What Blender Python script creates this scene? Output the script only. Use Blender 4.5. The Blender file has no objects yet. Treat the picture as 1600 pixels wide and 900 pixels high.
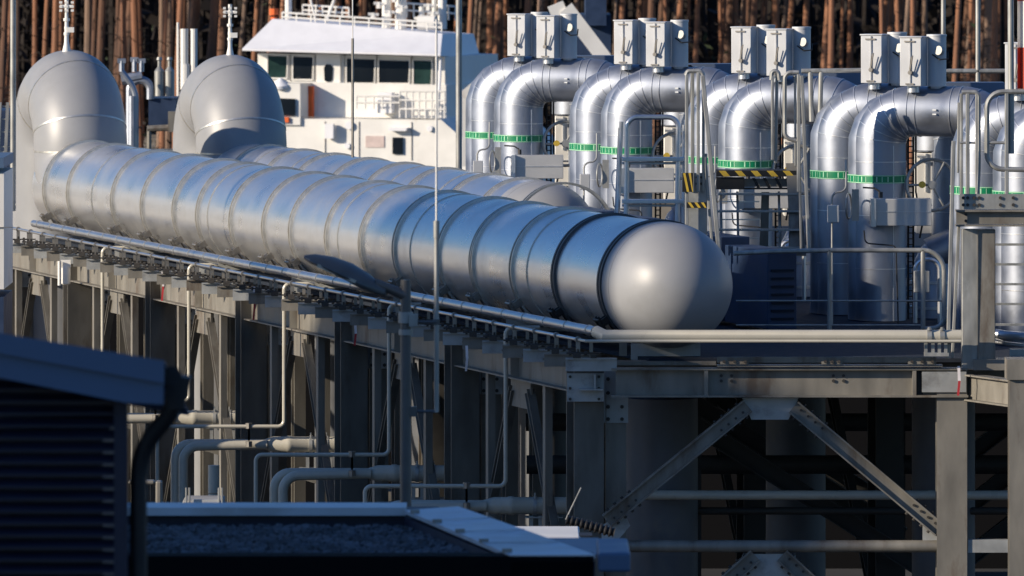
import bpy, bmesh, math, random
from mathutils import Vector, Matrix
random.seed(7)
sc = bpy.context.scene
R = math.radians
# ------------------------------------------------------------------ camera, sky, sun, exposure
F = 12000.0          # focal length in pixels of the 1600 px wide photograph (270 mm lens)
ZC = 13.0            # camera height
HY = -180.0          # horizon line in those pixels
VX = -2700.0         # where the pipes vanish
cd = bpy.data.cameras.new('camera'); cam = bpy.data.objects.new('camera', cd)
sc.collection.objects.link(cam); sc.camera = cam
cam.location = (0, 0, ZC); cam.rotation_euler = (math.pi/2, 0, 0)
cd.lens = 270; cd.sensor_width = 36; cd.shift_y = -(450-HY)/1600
cd.clip_start = 1; cd.clip_end = 3000
cd.dof.use_dof = True; cd.dof.focus_distance = 106; cd.dof.aperture_fstop = 5.4
SUN_AZ, SUN_EL = R(-113), R(20)      # clockwise from +Y
w = bpy.data.worlds.new('World'); sc.world = w; w.use_nodes = True
nt = w.node_tree; sk = nt.nodes.new('ShaderNodeTexSky'); sk.sky_type = 'NISHITA'; sk.sun_disc = False
sk.sun_elevation = SUN_EL; sk.sun_rotation = SUN_AZ % (2*math.pi)
sk.air_density = 1.3; sk.dust_density = 0.4; sk.ozone_density = 6.0
bg = nt.nodes['Background']; tint = nt.nodes.new('ShaderNodeMix'); tint.data_type = 'RGBA'; tint.blend_type = 'MULTIPLY'; tint.inputs[0].default_value = 1
tint.inputs[7].default_value = (.74, .90, 1.16, 1)      # cold clear winter sky
nt.links.new(sk.outputs[0], tint.inputs[6]); nt.links.new(tint.outputs[2], bg.inputs[0]); bg.inputs[1].default_value = 0.085
sd = bpy.data.lights.new('sun', 'SUN'); sd.energy = 5.0; sd.angle = R(0.5); sd.color = (1.0, 0.87, 0.70)
sun = bpy.data.objects.new('sun', sd); sc.collection.objects.link(sun)
sdir = Vector((math.sin(SUN_AZ)*math.cos(SUN_EL), math.cos(SUN_AZ)*math.cos(SUN_EL), math.sin(SUN_EL)))
sun.rotation_euler = (-sdir).to_track_quat('-Z', 'Y').to_euler(); sun.location = sdir*60
vs = sc.view_settings; vs.view_transform = 'Standard'; vs.look = 'None'; vs.gamma = 1; vs.exposure = 0.2
sc.cycles.max_bounces = 6; sc.cycles.glossy_bounces = 4

def P(px, py, Y):
    return Vector(((px-800)*Y/F, Y, ZC-(py-HY)*Y/F))
def ux(px, Y): return (px-800)*Y/F
def uz(py, Y): return ZC-(py-HY)*Y/F
ROW = Vector((-(800-VX)/F, 1, 0))       # step along the pipe row per metre of depth

# ------------------------------------------------------------------ mesh builder
SPLIT={'masts','orange_gear','deck_gear','clamp_post','side_rails','hull_fittings','rear_leg','standoff_arm','silver_pipework','cladding_joint','clamp_stand','tower_column','ledge','column_stiffener','base_frame','spokes','parallel_pipe','kick_board','foot_plate','pipe_shoe','pole_collar','latch','hanger','end_plate','top_bend','stringer','duct_body','toe_plate','cap_clips','arch','pipe_saddle','bend_seam','hoop','rail_bar','tube','antenna'}
class MB:
    def __init__(s): s.v=[]; s.f=[]; s.m=[]; s.mi=0
    def _add(s, vs, fs):
        b=len(s.v); s.v += [Vector(v) for v in vs]
        for f in fs: s.f.append([b+i for i in f]); s.m.append(s.mi)
    def hexa(s, p):   # 8 points: bottom 4 ccw, top 4
        s._add(p, [(3,2,1,0),(4,5,6,7),(0,1,5,4),(1,2,6,5),(2,3,7,6),(3,0,4,7)]); return s
    def box(s, c, d, rz=0):
        c=Vector(c); M=Matrix.Rotation(rz,3,'Z'); x,y,z=d[0]/2,d[1]/2,d[2]/2
        return s.hexa([c+M@Vector(q) for q in ((-x,-y,-z),(x,-y,-z),(x,y,-z),(-x,y,-z),(-x,-y,z),(x,-y,z),(x,y,z),(-x,y,z))])
    def span(s, a, b):   # axis aligned box by corners
        a=Vector(a); b=Vector(b); return s.box((a+b)/2, [abs(b[i]-a[i]) for i in range(3)])
    def bar(s, a, b, w, h, up=(0,0,1), off=(0,0)):   # w across, h along up
        a=Vector(a); b=Vector(b); d=(b-a).normalized(); up=Vector(up)
        x=d.cross(up)
        if x.length<1e-4: x=d.cross(Vector((0,1,0)))
        x.normalize(); u=x.cross(d).normalized()
        o=x*off[0]+u*off[1]; x=x*w/2; u=u*h/2
        return s.hexa([a+o-x-u,a+o+x-u,b+o+x-u,b+o-x-u,a+o-x+u,a+o+x+u,b+o+x+u,b+o-x+u])
    def ibeam(s, a, b, w, h, t=.02, up=(0,0,1)):
        s.bar(a,b,w,t,up,(0,h/2-t/2)); s.bar(a,b,w,t,up,(0,-h/2+t/2)); s.bar(a,b,t*.8,h-2*t,up); return s
    def tube(s, pts, r, n=16, cap=True, radii=None):
        pts=[Vector(p) for p in pts]; N=len(pts); rings=[]
        t0=(pts[1]-pts[0]).normalized(); ref=Vector((0,0,1)) if abs(t0.z)<.9 else Vector((1,0,0))
        nrm=(ref-t0*ref.dot(t0)).normalized()
        for i in range(N):
            if i==0: t=t0; k=1; plane=t
            elif i==N-1: t=(pts[i]-pts[i-1]).normalized(); plane=t
            else:
                a=(pts[i]-pts[i-1]).normalized(); b=(pts[i+1]-pts[i]).normalized(); plane=(a+b)
                plane = a if plane.length<1e-6 else plane.normalized(); t=plane
            nrm=(nrm-t*nrm.dot(t)).normalized(); bi=t.cross(nrm)
            rr=radii[i] if radii else r; ring=[]
            if 0<i<N-1: c=max(.5,math.sqrt(max(.01,(1+a.dot(b))/2))); 
            else: c=1
            # stretch in the bend plane so that mitred corners keep their width
            bd = (b-a) if 0<i<N-1 else Vector((0,0,0))
            bdn = bd.normalized() if bd.length>1e-5 else None
            for k in range(n):
                an=2*math.pi*k/n; q=(nrm*math.cos(an)+bi*math.sin(an))*rr
                if bdn: q += bdn*q.dot(bdn)*(1/c-1)
                ring.append(pts[i]+q)
            rings.append(ring)
        base=len(s.v)
        for r_ in rings: s.v += r_
        for i in range(N-1):
            for k in range(n):
                k2=(k+1)%n; s.f.append([base+i*n+k, base+i*n+k2, base+(i+1)*n+k2, base+(i+1)*n+k]); s.m.append(s.mi)
        if cap:
            s.f.append([base+k for k in range(n)][::-1]); s.m.append(s.mi)
            s.f.append([base+(N-1)*n+k for k in range(n)]); s.m.append(s.mi)
        return s
    def cyl(s, a, b, r, n=16, r2=None): return s.tube([a,b], r, n, True, [r, r if r2 is None else r2])
    def ring(s, c, axis, r, t, wd, n=48, a0=0, a1=360):   # flat strap round an axis
        c=Vector(c); ax=Vector(axis).normalized(); up=Vector((0,0,1)) if abs(ax.z)<.95 else Vector((1,0,0)); u=(up-ax*up.dot(ax)).normalized(); v=ax.cross(u)
        full=(a1-a0)>=360; N=n if full else n+1; base=len(s.v)
        for k in range(N):
            an=R(a0+(a1-a0)*k/n); d=u*math.cos(an)+v*math.sin(an)
            for rr,o in ((r,-wd/2),(r+t,-wd/2),(r+t,wd/2),(r,wd/2)): s.v.append(c+d*rr+ax*o)
        for k in range(n):
            k2=(k+1)%N
            for j in range(4):
                j2=(j+1)%4; s.f.append([base+k*4+j, base+k*4+j2, base+k2*4+j2, base+k2*4+j]); s.m.append(s.mi)
        return s
    def torus(s, c, axis, r, t, n=32, m=8):
        c=Vector(c); ax=Vector(axis).normalized(); ref=Vector((0,0,1)) if abs(ax.z)<.9 else Vector((1,0,0))
        u=(ref-ax*ref.dot(ax)).normalized(); v=ax.cross(u)
        pts=[c+(u*math.cos(2*math.pi*k/n)+v*math.sin(2*math.pi*k/n))*r for k in range(n)]
        base=len(s.v)
        for k in range(n):
            d=(pts[k]-c).normalized()
            for j in range(m): an=2*math.pi*j/m; s.v.append(pts[k]+(d*math.cos(an)+ax*math.sin(an))*t)
        for k in range(n):
            for j in range(m):
                k2=(k+1)%n; j2=(j+1)%m; s.f.append([base+k*m+j,base+k2*m+j,base+k2*m+j2,base+k*m+j2]); s.m.append(s.mi)
        return s
    def lathe(s, a, axis, prof, n=32):  # prof: (distance along axis, radius)
        a=Vector(a); ax=Vector(axis).normalized()
        return s.tube([a+ax*d for d,r in prof], 1, n, True, [max(r,1e-3) for d,r in prof])
    def prism(s, poly, d):   # poly: 3D points; extruded by d
        d=Vector(d); n=len(poly); p=[Vector(q) for q in poly]
        s._add(p+[q+d for q in p], [list(range(n))[::-1], [n+i for i in range(n)]]+[[i,(i+1)%n,n+(i+1)%n,n+i] for i in range(n)]); return s
    def bolt(s, c, d, r=.016, h=.02): c=Vector(c); return s.cyl(c, c+Vector(d).normalized()*h, r, 6)
    def islands(s):     # loose pieces whose boxes do not touch, as builders of their own
        par=list(range(len(s.v)))
        def fd(x):
            while par[x]!=x: par[x]=par[par[x]]; x=par[x]
            return x
        for f in s.f:
            for i in f[1:]: par[fd(i)]=fd(f[0])
        g={}
        for k,f in enumerate(s.f): g.setdefault(fd(f[0]),[]).append(k)
        L=[]
        for ks in g.values():
            vs=[s.v[i] for k in ks for i in s.f[k]]
            L.append([ks,[min(v[a] for v in vs)-.004 for a in range(3)],[max(v[a] for v in vs)+.004 for a in range(3)]])
        ch=True
        while ch:
            ch=False
            for i in range(len(L)):
                for j in range(i+1,len(L)):
                    if all(L[i][1][a]<=L[j][2][a] and L[j][1][a]<=L[i][2][a] for a in range(3)):
                        L[i]=[L[i][0]+L[j][0],[min(L[i][1][a],L[j][1][a]) for a in range(3)],[max(L[i][2][a],L[j][2][a]) for a in range(3)]]; L.pop(j); ch=True; break
                if ch: break
        out=[]
        for ks,_,_ in L:
            m=MB(); mp={}
            for k in ks:
                f=[]
                for i in s.f[k]:
                    if i not in mp: mp[i]=len(m.v); m.v.append(s.v[i])
                    f.append(mp[i])
                m.f.append(f); m.m.append(s.m[k])
            out.append(m)
        return out
    def build(s, name, mats, parent=None, **k):
        if parent is not None and name in SPLIT:
            o=None
            for m in s.islands(): o=m.build1(name, mats, parent, **k)
            return o
        return s.build1(name, mats, parent, **k)
    def build1(s, name, mats, parent=None, smooth=True, kind=None, label=None, bevel=0):
        me=bpy.data.meshes.new(name); o=bpy.data.objects.new(name, me); sc.collection.objects.link(o)
        L=Vector((0,0,0))
        if parent is not None:
            o.parent=parent; q=parent
            while q is not None: L += q.location; q=q.parent
        me.from_pydata([v-L for v in s.v], [], s.f)
        if not isinstance(mats,(list,tuple)): mats=[mats]
        for m in mats: me.materials.append(m)
        me.polygons.foreach_set('material_index', s.m)
        bm=bmesh.new(); bm.from_mesh(me); bmesh.ops.recalc_face_normals(bm, faces=bm.faces[:]); bm.to_mesh(me); bm.free()
        if smooth:
            me.polygons.foreach_set('use_smooth',[True]*len(me.polygons)); me.set_sharp_from_angle(angle=R(32))
        if bevel:
            b=o.modifiers.new('bevel','BEVEL'); b.width=bevel; b.segments=2; b.limit_method='ANGLE'
        if kind: o['kind']=kind
        if label: o['label']=label
        return o
def thing(name, loc, label, cat, group=None):
    o=bpy.data.objects.new(name,None); sc.collection.objects.link(o); o.location=Vector(loc); o.empty_display_size=.2
    return tag(o,label,cat,group)
def tag(o,label,cat,group=None):
    o['label']=label; o['category']=cat
    if group: o['group']=group
    return o
def single(mb, name, mats, label, cat, group=None, **k):
    return tag(mb.build(name, mats, None, **k), label, cat, group)
def copy_tree(o, parent=None, top=True):
    c=o.copy(); sc.collection.objects.link(c)
    if parent: c.parent=parent
    for ch in list(o.children): copy_tree(ch, c, False)
    return c
def fillet(pts, r, n=6):
    pts=[Vector(p) for p in pts]; out=[pts[0]]
    for i in range(1,len(pts)-1):
        a=(pts[i-1]-pts[i]); b=(pts[i+1]-pts[i]); rr=min(r[i-1] if isinstance(r,(list,tuple)) else r, a.length*.49, b.length*.49)
        a.normalize(); b.normalize(); ang=a.angle(b)
        if ang>math.pi-.01: out.append(pts[i]); continue
        # rr is the tangent length
        for k in range(n+1):
            t=k/n
            # circular arc
            th=math.pi-ang; rad=rr*math.tan(ang/2); c=pts[i]+(a+b).normalized()*(rad/math.sin(ang/2))
            s0=(pts[i]+a*rr)-c; e0=(pts[i]+b*rr)-c
            f0=math.sin((1-t)*th)/math.sin(th); f1=math.sin(t*th)/math.sin(th)
            out.append(c+s0*f0+e0*f1)
    out.append(pts[-1]); return out

# ------------------------------------------------------------------ materials
def mat(name, col, rough=.5, metal=0., nscale=6., namt=.12, bump=0., bscale=40., stain=None, stain_scale=2., stain_lo=.55, aniso_z=1., rvar=.1, coat=0., spec=None, detail=6):
    m=bpy.data.materials.new(name); m.use_nodes=True; t=m.node_tree; b=t.nodes['Principled BSDF']
    N=t.nodes.new; L=t.links.new
    tc=N('ShaderNodeTexCoord'); mp=N('ShaderNodeMapping'); L(tc.outputs['Object'],mp.inputs[0]); mp.inputs['Scale'].default_value=(1,1,aniso_z)
    no=N('ShaderNodeTexNoise'); no.inputs['Scale'].default_value=nscale; no.inputs['Detail'].default_value=detail; L(mp.outputs[0],no.inputs[0])
    mr=N('ShaderNodeMapRange'); L(no.outputs[0],mr.inputs[0]); mr.inputs[1].default_value=.3; mr.inputs[2].default_value=.7
    mr.inputs[3].default_value=1-namt; mr.inputs[4].default_value=1+namt
    mx=N('ShaderNodeVectorMath'); mx.operation='SCALE'; mx.inputs[0].default_value=col[:3]; L(mr.outputs[0],mx.inputs['Scale'])
    out=mx.outputs[0]
    if stain:
        n2=N('ShaderNodeTexNoise'); n2.inputs['Scale'].default_value=stain_scale; n2.inputs['Detail'].default_value=8; n2.inputs['Roughness'].default_value=.65
        L(mp.outputs[0],n2.inputs[0]); r2=N('ShaderNodeMapRange'); L(n2.outputs[0],r2.inputs[0]); r2.inputs[1].default_value=stain_lo; r2.inputs[2].default_value=stain_lo+.14
        mm=N('ShaderNodeMix'); mm.data_type='RGBA'; L(r2.outputs[0],mm.inputs[0]); L(out,mm.inputs[6]); mm.inputs[7].default_value=(*stain,1); out=mm.outputs[2]
    L(out,b.inputs['Base Color'])
    rr=N('ShaderNodeMapRange'); L(no.outputs[0],rr.inputs[0]); rr.inputs[1].default_value=.3; rr.inputs[2].default_value=.7
    rr.inputs[3].default_value=max(.02,rough-rvar*rough); rr.inputs[4].default_value=min(1,rough+rvar*rough*2); L(rr.outputs[0],b.inputs['Roughness'])
    b.inputs['Metallic'].default_value=metal
    if coat: b.inputs['Coat Weight'].default_value=coat; b.inputs['Coat Roughness'].default_value=.1
    if spec is not None: b.inputs['Specular IOR Level'].default_value=spec
    if bump:
        n3=N('ShaderNodeTexNoise'); n3.inputs['Scale'].default_value=bscale; n3.inputs['Detail'].default_value=4; L(mp.outputs[0],n3.inputs[0])
        bp=N('ShaderNodeBump'); bp.inputs['Strength'].default_value=bump; bp.inputs['Distance'].default_value=.02; L(n3.outputs[0],bp.inputs['Height']); L(bp.outputs[0],b.inputs['Normal'])
    return m
M={}
M['clad']=mat('pipe_cladding',(.90,.90,.90),.29,.95,1.2,.03,.02,1.2,rvar=.2,stain=(.82,.81,.79),stain_scale=1.2,stain_lo=.5)
M['valveclad']=mat('silver_cladding',(.35,.38,.44),.44,.88,2.5,.09,.10,3.0,rvar=.2,stain=(.34,.36,.40),stain_scale=1.5)
M['grey']=mat('grey_pipe_paint',(.29,.295,.305),.40,0.,1.5,.05,.03,5,spec=.6,stain=(.265,.27,.275),stain_scale=.9,stain_lo=.5)
M['beige']=mat('beige_pipe_paint',(.50,.47,.39),.28,0.,4,.05)
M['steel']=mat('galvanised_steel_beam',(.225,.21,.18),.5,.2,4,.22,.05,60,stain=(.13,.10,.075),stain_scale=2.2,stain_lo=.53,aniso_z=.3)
M['galv']=mat('galvanised_rail',(.36,.36,.34),.45,.45,9,.22,.05,50,stain=(.52,.53,.52),stain_scale=5,stain_lo=.58,aniso_z=.3)
M['plate']=mat('dull_zinc_plate',(.40,.41,.40),.5,.35,4,.16,0,stain=(.27,.27,.26),stain_scale=3,stain_lo=.54)
M['bolt']=mat('dark_bolt',(.06,.055,.05),.55,.3)
M['clamp']=mat('clamp_steel',(.30,.28,.25),.42,.7,8,.15)
M['strap']=mat('stainless_strap',(.60,.58,.53),.35,.8,8,.12)
M['dstrap']=mat('dark_strap',(.07,.075,.08),.5,.2)
M['black']=mat('black_rubber',(.012,.012,.014),.55)
M['zinc']=mat('bright_conduit_cladding',(.62,.63,.65),.3,.95,6,.06)
M['alu']=mat('aluminium',(.66,.67,.68),.33,.8,6,.08)
M['box']=mat('pale_cladding_sheet',(.56,.56,.55),.42,.35,3,.05)
M['boxw']=mat('bright_box_sheet',(.58,.59,.60),.45,.15,3,.05)
M['white']=mat('white_paint',(.80,.78,.73),.45,0,1.2,.07,stain=(.62,.54,.45),stain_scale=.7,stain_lo=.60)
M['roofwhite']=mat('white_roof',(.82,.82,.84),.45,0,2,.04)
M['green']=mat('green_tape',(.0,.22,.09),.4,0,9,.15)
M['lgreen']=mat('pale_green_mark',(.45,.75,.5),.4)
M['yellow']=mat('hazard_yellow',(.62,.42,.05),.5,0,8,.12)
M['hblack']=mat('hazard_black',(.012,.012,.012),.5)
M['red']=mat('signal_red',(.50,.05,.02),.5)
M['orange']=mat('lifebuoy_orange',(.75,.13,.02),.5)
M['glass']=mat('dark_window_glass',(.008,.010,.012),.08,0,2,.3,spec=.8)
M['cabin']=mat('green_tinted_pane',(.02,.045,.04),.12,0,2,.4)
M['navy']=mat('dark_navy_cladding',(.016,.018,.040),.5,0,3,.15)
M['fascia']=mat('blue_grey_fascia',(.09,.15,.25),.45,.1,3,.06)
M['darkdeck']=mat('dark_steel_deck',(.018,.024,.036),.7,.0,8,.2,spec=.2)
M['bluecont']=mat('dark_blue_steel',(.02,.04,.09),.5,.0,3,.2)
M['bluedeck']=mat('sky_blue_cladding_lid',(.16,.20,.28),.4,.5,3,.08)
M['capsheet']=mat('pale_parapet_cap',(.60,.65,.70),.4,.35,1.5,.10,.05,12,stain=(.50,.52,.54),stain_scale=1.1,stain_lo=.5)
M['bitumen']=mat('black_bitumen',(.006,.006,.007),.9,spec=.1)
M['shadesteel']=mat('column_steel_toned_for_shade',(.15,.14,.12),.5,.2,4,.25,.05,60,stain=(.10,.08,.06),stain_scale=2.2,stain_lo=.53,aniso_z=.3)  # darker copy of the beam steel, stands for shade on the front columns
M['deepshade']=mat('steel_toned_for_shade',(.045,.042,.037),.6,.1,4,.2)  # much darker steel copy, its tone stands for the shade inside the frame
M['concrete']=mat('concrete',(.30,.29,.27),.8,0,3,.15,.1,20)
M['bark']=mat('pine_bark',(.33,.15,.08),.9,0,1.2,.35,.5,18,aniso_z=.25,stain=(.08,.05,.04),stain_scale=.6,stain_lo=.47)
M['bark2']=mat('grey_pine_bark',(.26,.17,.12),.9,0,1.2,.35,.5,18,aniso_z=.25,stain=(.07,.055,.05),stain_scale=.7,stain_lo=.47)
M['bark3']=mat('dark_pine_bark',(.15,.075,.045),.9,0,1.2,.4,.5,18,aniso_z=.25,stain=(.05,.035,.03),stain_scale=.8,stain_lo=.45)
M['needle']=mat('pine_needles',(.035,.05,.02),.8)
M['twig']=mat('bare_twigs',(.016,.011,.009),.9)
M['gravel']=mat('gravel_stones',(.085,.09,.10),.8,0,3,.7,.3,30)
M['asphalt']=mat('yard_asphalt',(.03,.03,.033),.9,0,.5,.2,.2,3)
M['ground']=mat('sandy_yard',(.30,.26,.20),.9,0,.3,.2,.2,3,stain=(.13,.12,.11),stain_scale=.04,stain_lo=.5)
M['water']=mat('harbour_water',(.02,.035,.045),.08,0,.5,.1,.4,1.2)
M['pile']=mat('steel_pile',(.10,.105,.115),.5,.1,2,.2,stain=(.15,.14,.12),stain_scale=1,stain_lo=.6)
M['tape']=mat('white_tape',(.8,.75,.75),.5)
M['lamp']=mat('dark_lamp_housing',(.13,.125,.12),.4,.3)
M['red2']=mat('tape_red',(.5,.04,.05),.5)

# ------------------------------------------------------------------ ground, water, far bank
m=MB(); m.span((-900,-60,-0.5),(900,205,0)); m.build('ground',M['asphalt'],kind='structure')
m=MB(); m.span((-400,-40,0),(-9,200,0.004)); m.build('sandy_yard_ground',M['ground'],kind='structure')
m=MB(); m.span((-900,205,-2.4),(900,318,-2)); m.build('water',M['water'],kind='structure')
m=MB(); m.span((-900,318,-2.5),(900,2200,0.2)); m.build('far_bank',M['ground'],kind='structure')

# ------------------------------------------------------------------ row geometry
def on_row(C, Y): return (VX*Y + C - 800*Y)/F      # x of a line through the row vanishing point, C = (px-VX)*Y
rd = ROW.normalized(); pr = Vector((rd.y,-rd.x,0))   # along (away) and across (to the right)

# ------------------------------------------------------------------ the two large pipes
def big_pipe(C, zc, rad, Y_near, ring_px, seam_px, dark_px, Y_leg, label, lens_px_shift, top_y_px):
    ax=lambda Y: Vector((on_row(C,Y),Y,zc))
    root=thing('insulated_pipeline', ax(Y_leg), label, 'pipeline')
    m=MB(); m.tube([ax(Y_near+.02), ax(Y_leg+.25)], rad, 96); m.build('cladding',M['clad'],root)
    # domed end
    pr_=[(0,rad)]+[( 1.22*rad*math.sin(t), rad*math.cos(t)) for t in [i*math.pi/2/16 for i in range(1,17)]]
    m=MB(); m.lathe(ax(Y_near), -rd, [(-.30,rad+.012),(-.001,rad+.012)]+[(d,r+.008) for d,r in pr_], 96); m.build('domed_cap',M['grey'],root)
    # U bend: up, over and down again
    A=ax(Y_leg+.05)
    e=ax(Y_leg+1.72)
    zt=uz(top_y_px, Y_leg+.7)-rad      # centreline height of the crown
    path=[ax(Y_leg-1.0)]
    r1=.62; z1=zt-.90
    for i in range(0,9):
        t=i*math.pi/2/8; path.append(A - rd*(r1*(1-math.sin(t))) + Vector((0,0,r1*(1-math.cos(t)))))
    for i in range(0,25):
        t=i*math.pi/24; path.append((A+e)/2 + (A-e)/2*math.cos(t) + Vector((0,0,z1-zc+ .90*math.sin(t))))
    path.append(e+Vector((0,0,-9)))
    # keep z increasing on the way up
    m=MB(); m.tube(path, rad-.004, 64); m.build('u_bend',M['grey'],root)
    m=MB()
    for f in (.12,.36,.68): 
        t=math.pi*f; c=(A+e)/2+(A-e)/2*math.cos(t)+Vector((0,0,z1-zc+.90*math.sin(t)))
        d=(-(A-e)/2*math.sin(t)+Vector((0,0,.90*math.cos(t)))).normalized()
        m.ring(c,d,rad-.006,.010,.03,64)
    m.ring(A+Vector((0,0,z1-zc-.02)),(0,0,1),rad-.006,.010,.03,64)
    m.build('bend_seam',M['strap'],root)
    for Yr in seam_px:
        m=MB(); m.ring(ax(Yr), rd, rad, .012, .03, 72); m.build('cladding_seam',M['strap'],root)
    for i,(Yr,kind) in enumerate(ring_px):
        m=MB(); mt=M['dstrap'] if kind=='dark' else M['strap']; wd=.055 if kind=='dark' else .035
        for o in ((-.05,.05) if kind!='triple' else (-.075,0,.075)):
            m.ring(ax(Yr+o), rd, rad, .035, wd, 72)
        s=m.build('clamp_strap',mt,root)
        # lug low on the left, with its bolts and the two splayed feet
        m=MB(); c=ax(Yr); an=R(212); d=pr*math.cos(an)+Vector((0,0,math.sin(an))); q=c+d*(rad+.05)
        td=Vector((0,0,math.cos(an)))-pr*math.sin(an)
        for o in (-.055,.055):
            m.bar(q+rd*o-d*.05, q+rd*o+d*.13, .03, .10, td)
            m.cyl(q+rd*o+d*.09-td*.10, q+rd*o+d*.09+td*.10, .018, 8)
        m.cyl(q-rd*.13+d*.08, q+rd*.13+d*.08, .02, 8); m.cyl(q-rd*.13+d*.12-td*.07, q+rd*.1+d*.12-td*.07, .018, 8)
        for sg in (-1,1):
            pts=[c+ (pr*math.cos(R(212+k*9))+Vector((0,0,math.sin(R(212+k*9)))))*(rad+.03)+rd*sg*(.03+.035*k) for k in range(0,5)]
            m.tube(pts,.028,6)
        m.build('clamp_lug',M['clamp'] if kind!='dark' else M['black'],s)
    return root, ax
ringx=[71,108,177,223.4,273,310,362,413,455,511,565,617,685.6,738,800]
R1=[(364700/(x+2700),'triple' if x in (565,738) else 'n') for x in ringx]+[(364700/(866+2700),'dark'),(364700/(938+2700),'dark')]
S1=[364700/(x+2700) for x in (144,325,528,641,823)]
rad1=.808
z1=uz(445,100.0)
Y1L=132.3
p1,ax1=big_pipe(374000,z1,rad1,99.88,R1,S1,(),Y1L,'nearer and longer large insulated pipeline with a grey domed end beside the white conduit','pipeline',78)
C2=3548*118; z2=uz(366,118)
def r2(px): return (C2-82*118*.96)/(px+2700)
R2=[(r2(x),'n') for x in (352,404,452,505,560,622,690,740,800)]
S2=[r2(x) for x in (380,436,590,668)]
p2,ax2=big_pipe(C2,z2,rad1,118,R2,S2,(),136.0,'second large insulated pipeline, half hidden behind the nearer one, its domed end peeping over it','pipeline',85)

def vent(px,py0,py1,Y,label):
    base=P(px,py1,Y); root=thing('vent_mast',base,label,'vent')
    s=Y/F; m=MB(); h=(py1-py0)*s
    m.lathe(base-Vector((0,0,.05)),(0,0,1),[(0,.085),(.16,.05),(.22,.04),(h,.026)],12)
    for f,r in ((.33,.05),(.45,.04),(.62,.055)): m.cyl(base+Vector((0,0,h*f)),base+Vector((0,0,h*f+.05)),r,10)
    m.build('mast',M['white'],root)
    m=MB(); m.box(base+Vector((.07,0,h*.44)),(.12,.1,.09)); m.build('valve_body',M['white'],root)
    m=MB(); c=base+Vector((0,0,h*.92))
    for dx in (-.1,0,.1):
        for dz in (-.07,.0,.07):
            if dx==0 and dz==0: m.cyl(c-Vector((.11,0,0)),c+Vector((.11,0,0)),.03,8)
            m.box(c+Vector((dx,0,dz)),(.05,.08,.04))
    m.cyl(c-Vector((0,0,.1)),c+Vector((0,0,.14)),.035,8)
    m.build('vent_head',M['white'],root)
vent(104,4,80,133.0,'small cream vent mast on top of the leftmost pipe bend')
vent(359.5,13,88,136.8,'small cream vent mast on top of the second pipe bend, left of the ship')

# ------------------------------------------------------------------ conduit, thin line and their brackets along the row
CC=(932-VX)*98.7; zt=uz(518,98.7)
cx=lambda Y: Vector((on_row(CC,Y),Y,zt))
root=thing('clad_conduit',cx(98.7),'bright blue-white jointed conduit running beside the nearer large pipeline','conduit')
m=MB(); m.tube([cx(98.75),cx(130.2)],.062,20); m.build('conduit',M['zinc'],root)
for k in range(34):
    Y=99.0+.933*k
    if Y>130: break
    m=MB(); m.ring(cx(Y),rd,.062,.008,.03,20); m.build('joint_band',M['strap'],root)
CT=(905-VX)*98.9; ztt=uz(531,98.9)
tx=lambda Y,dx=0,dz=0: Vector((on_row(CT,Y)+dx,Y,ztt+dz))
root=thing('thin_gas_line',tx(98.9),'thin pale tube below the bright conduit, on a long row of clamps and stepped brackets','pipe')
m=MB(); m.tube([tx(98.95),tx(131.6)],.024,12); m.build('tube',M['zinc'],root)
for k in range(35):
    Y=98.95+.933*k*1.0; b=tx(Y)
    m=MB(); m.bar(b+Vector((-.16,0,-.32)),b+Vector((.50,0,-.32)),.045,.17); m.bar(b+Vector((-.16,0,-.245)),b+Vector((.50,0,-.245)),.12,.018)
    m.build('cross_bracket',M['steel'] if k%2 else M['plate'],root,smooth=False)
    m=MB(); m.box(b+Vector((0,0,-.10)),(.055,.05,.17)); m.ring(b,rd,.024,.018,.05,12)
    m.box(b+Vector((.17,.02,-.12)),(.045,.05,.2)); 
    m.build('clamp_post',M['clamp'],root)
    m=MB(); m.box(b+Vector((-.015,-.05,-.20)),(.10,.09,.065)); m.cyl(b+Vector((-.15,-.06,-.17)),b+Vector((.30,-.06,-.17)),.012,6)
    m.cyl(b+Vector((.08,-.06,-.17)),b+Vector((.12,-.06,-.17)),.03,6); m.cyl(b+Vector((-.12,-.06,-.17)),b+Vector((-.09,-.06,-.17)),.03,6)
    m.box(b+Vector((.2,-.05,-.21)),(.08,.07,.045)); m.cyl(b+Vector((0,-.04,-.23)),b+Vector((0,-.04,-.12)),.014,6)
    m.build('clamp_bolts',M['bolt'],root)
# ------------------------------------------------------------------ the steel support frame along the row
CA=(890-VX)*99.5
ra=lambda Y,dx=0,z=0: Vector((on_row(CA,Y)+dx,Y,z))
zbb=ZC-6.575; ztb=ZC-6.30+0.09
root=thing('pipe_rack',ra(99.5,0,0),'long galvanised steel support frame with H columns and inverted V braces under the large pipelines','pipe rack')
Ys=[99.5+5.6*k for k in range(7)]
def hcol(m,c,z0,z1,w=.40,d=.36,t=.022,dr=None):
    if dr is not None:
        for s_ in (-1,1): a=Vector((c.x,c.y,z0))+dr*s_*(d/2-t/2); b=Vector((a.x,a.y,z1)); m.bar(a,b,w,t,dr)
        m.bar((c.x,c.y,z0),(c.x,c.y,z1),t,d-2*t,dr); return
    m.bar((c.x,c.y-d/2+t/2,z0),(c.x,c.y-d/2+t/2,z1),w,t,(0,1,0)); m.bar((c.x,c.y+d/2-t/2,z0),(c.x,c.y+d/2-t/2,z1),w,t,(0,1,0))
    m.bar((c.x,c.y,z0),(c.x,c.y,z1),t,d-2*t,(0,1,0))
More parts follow.
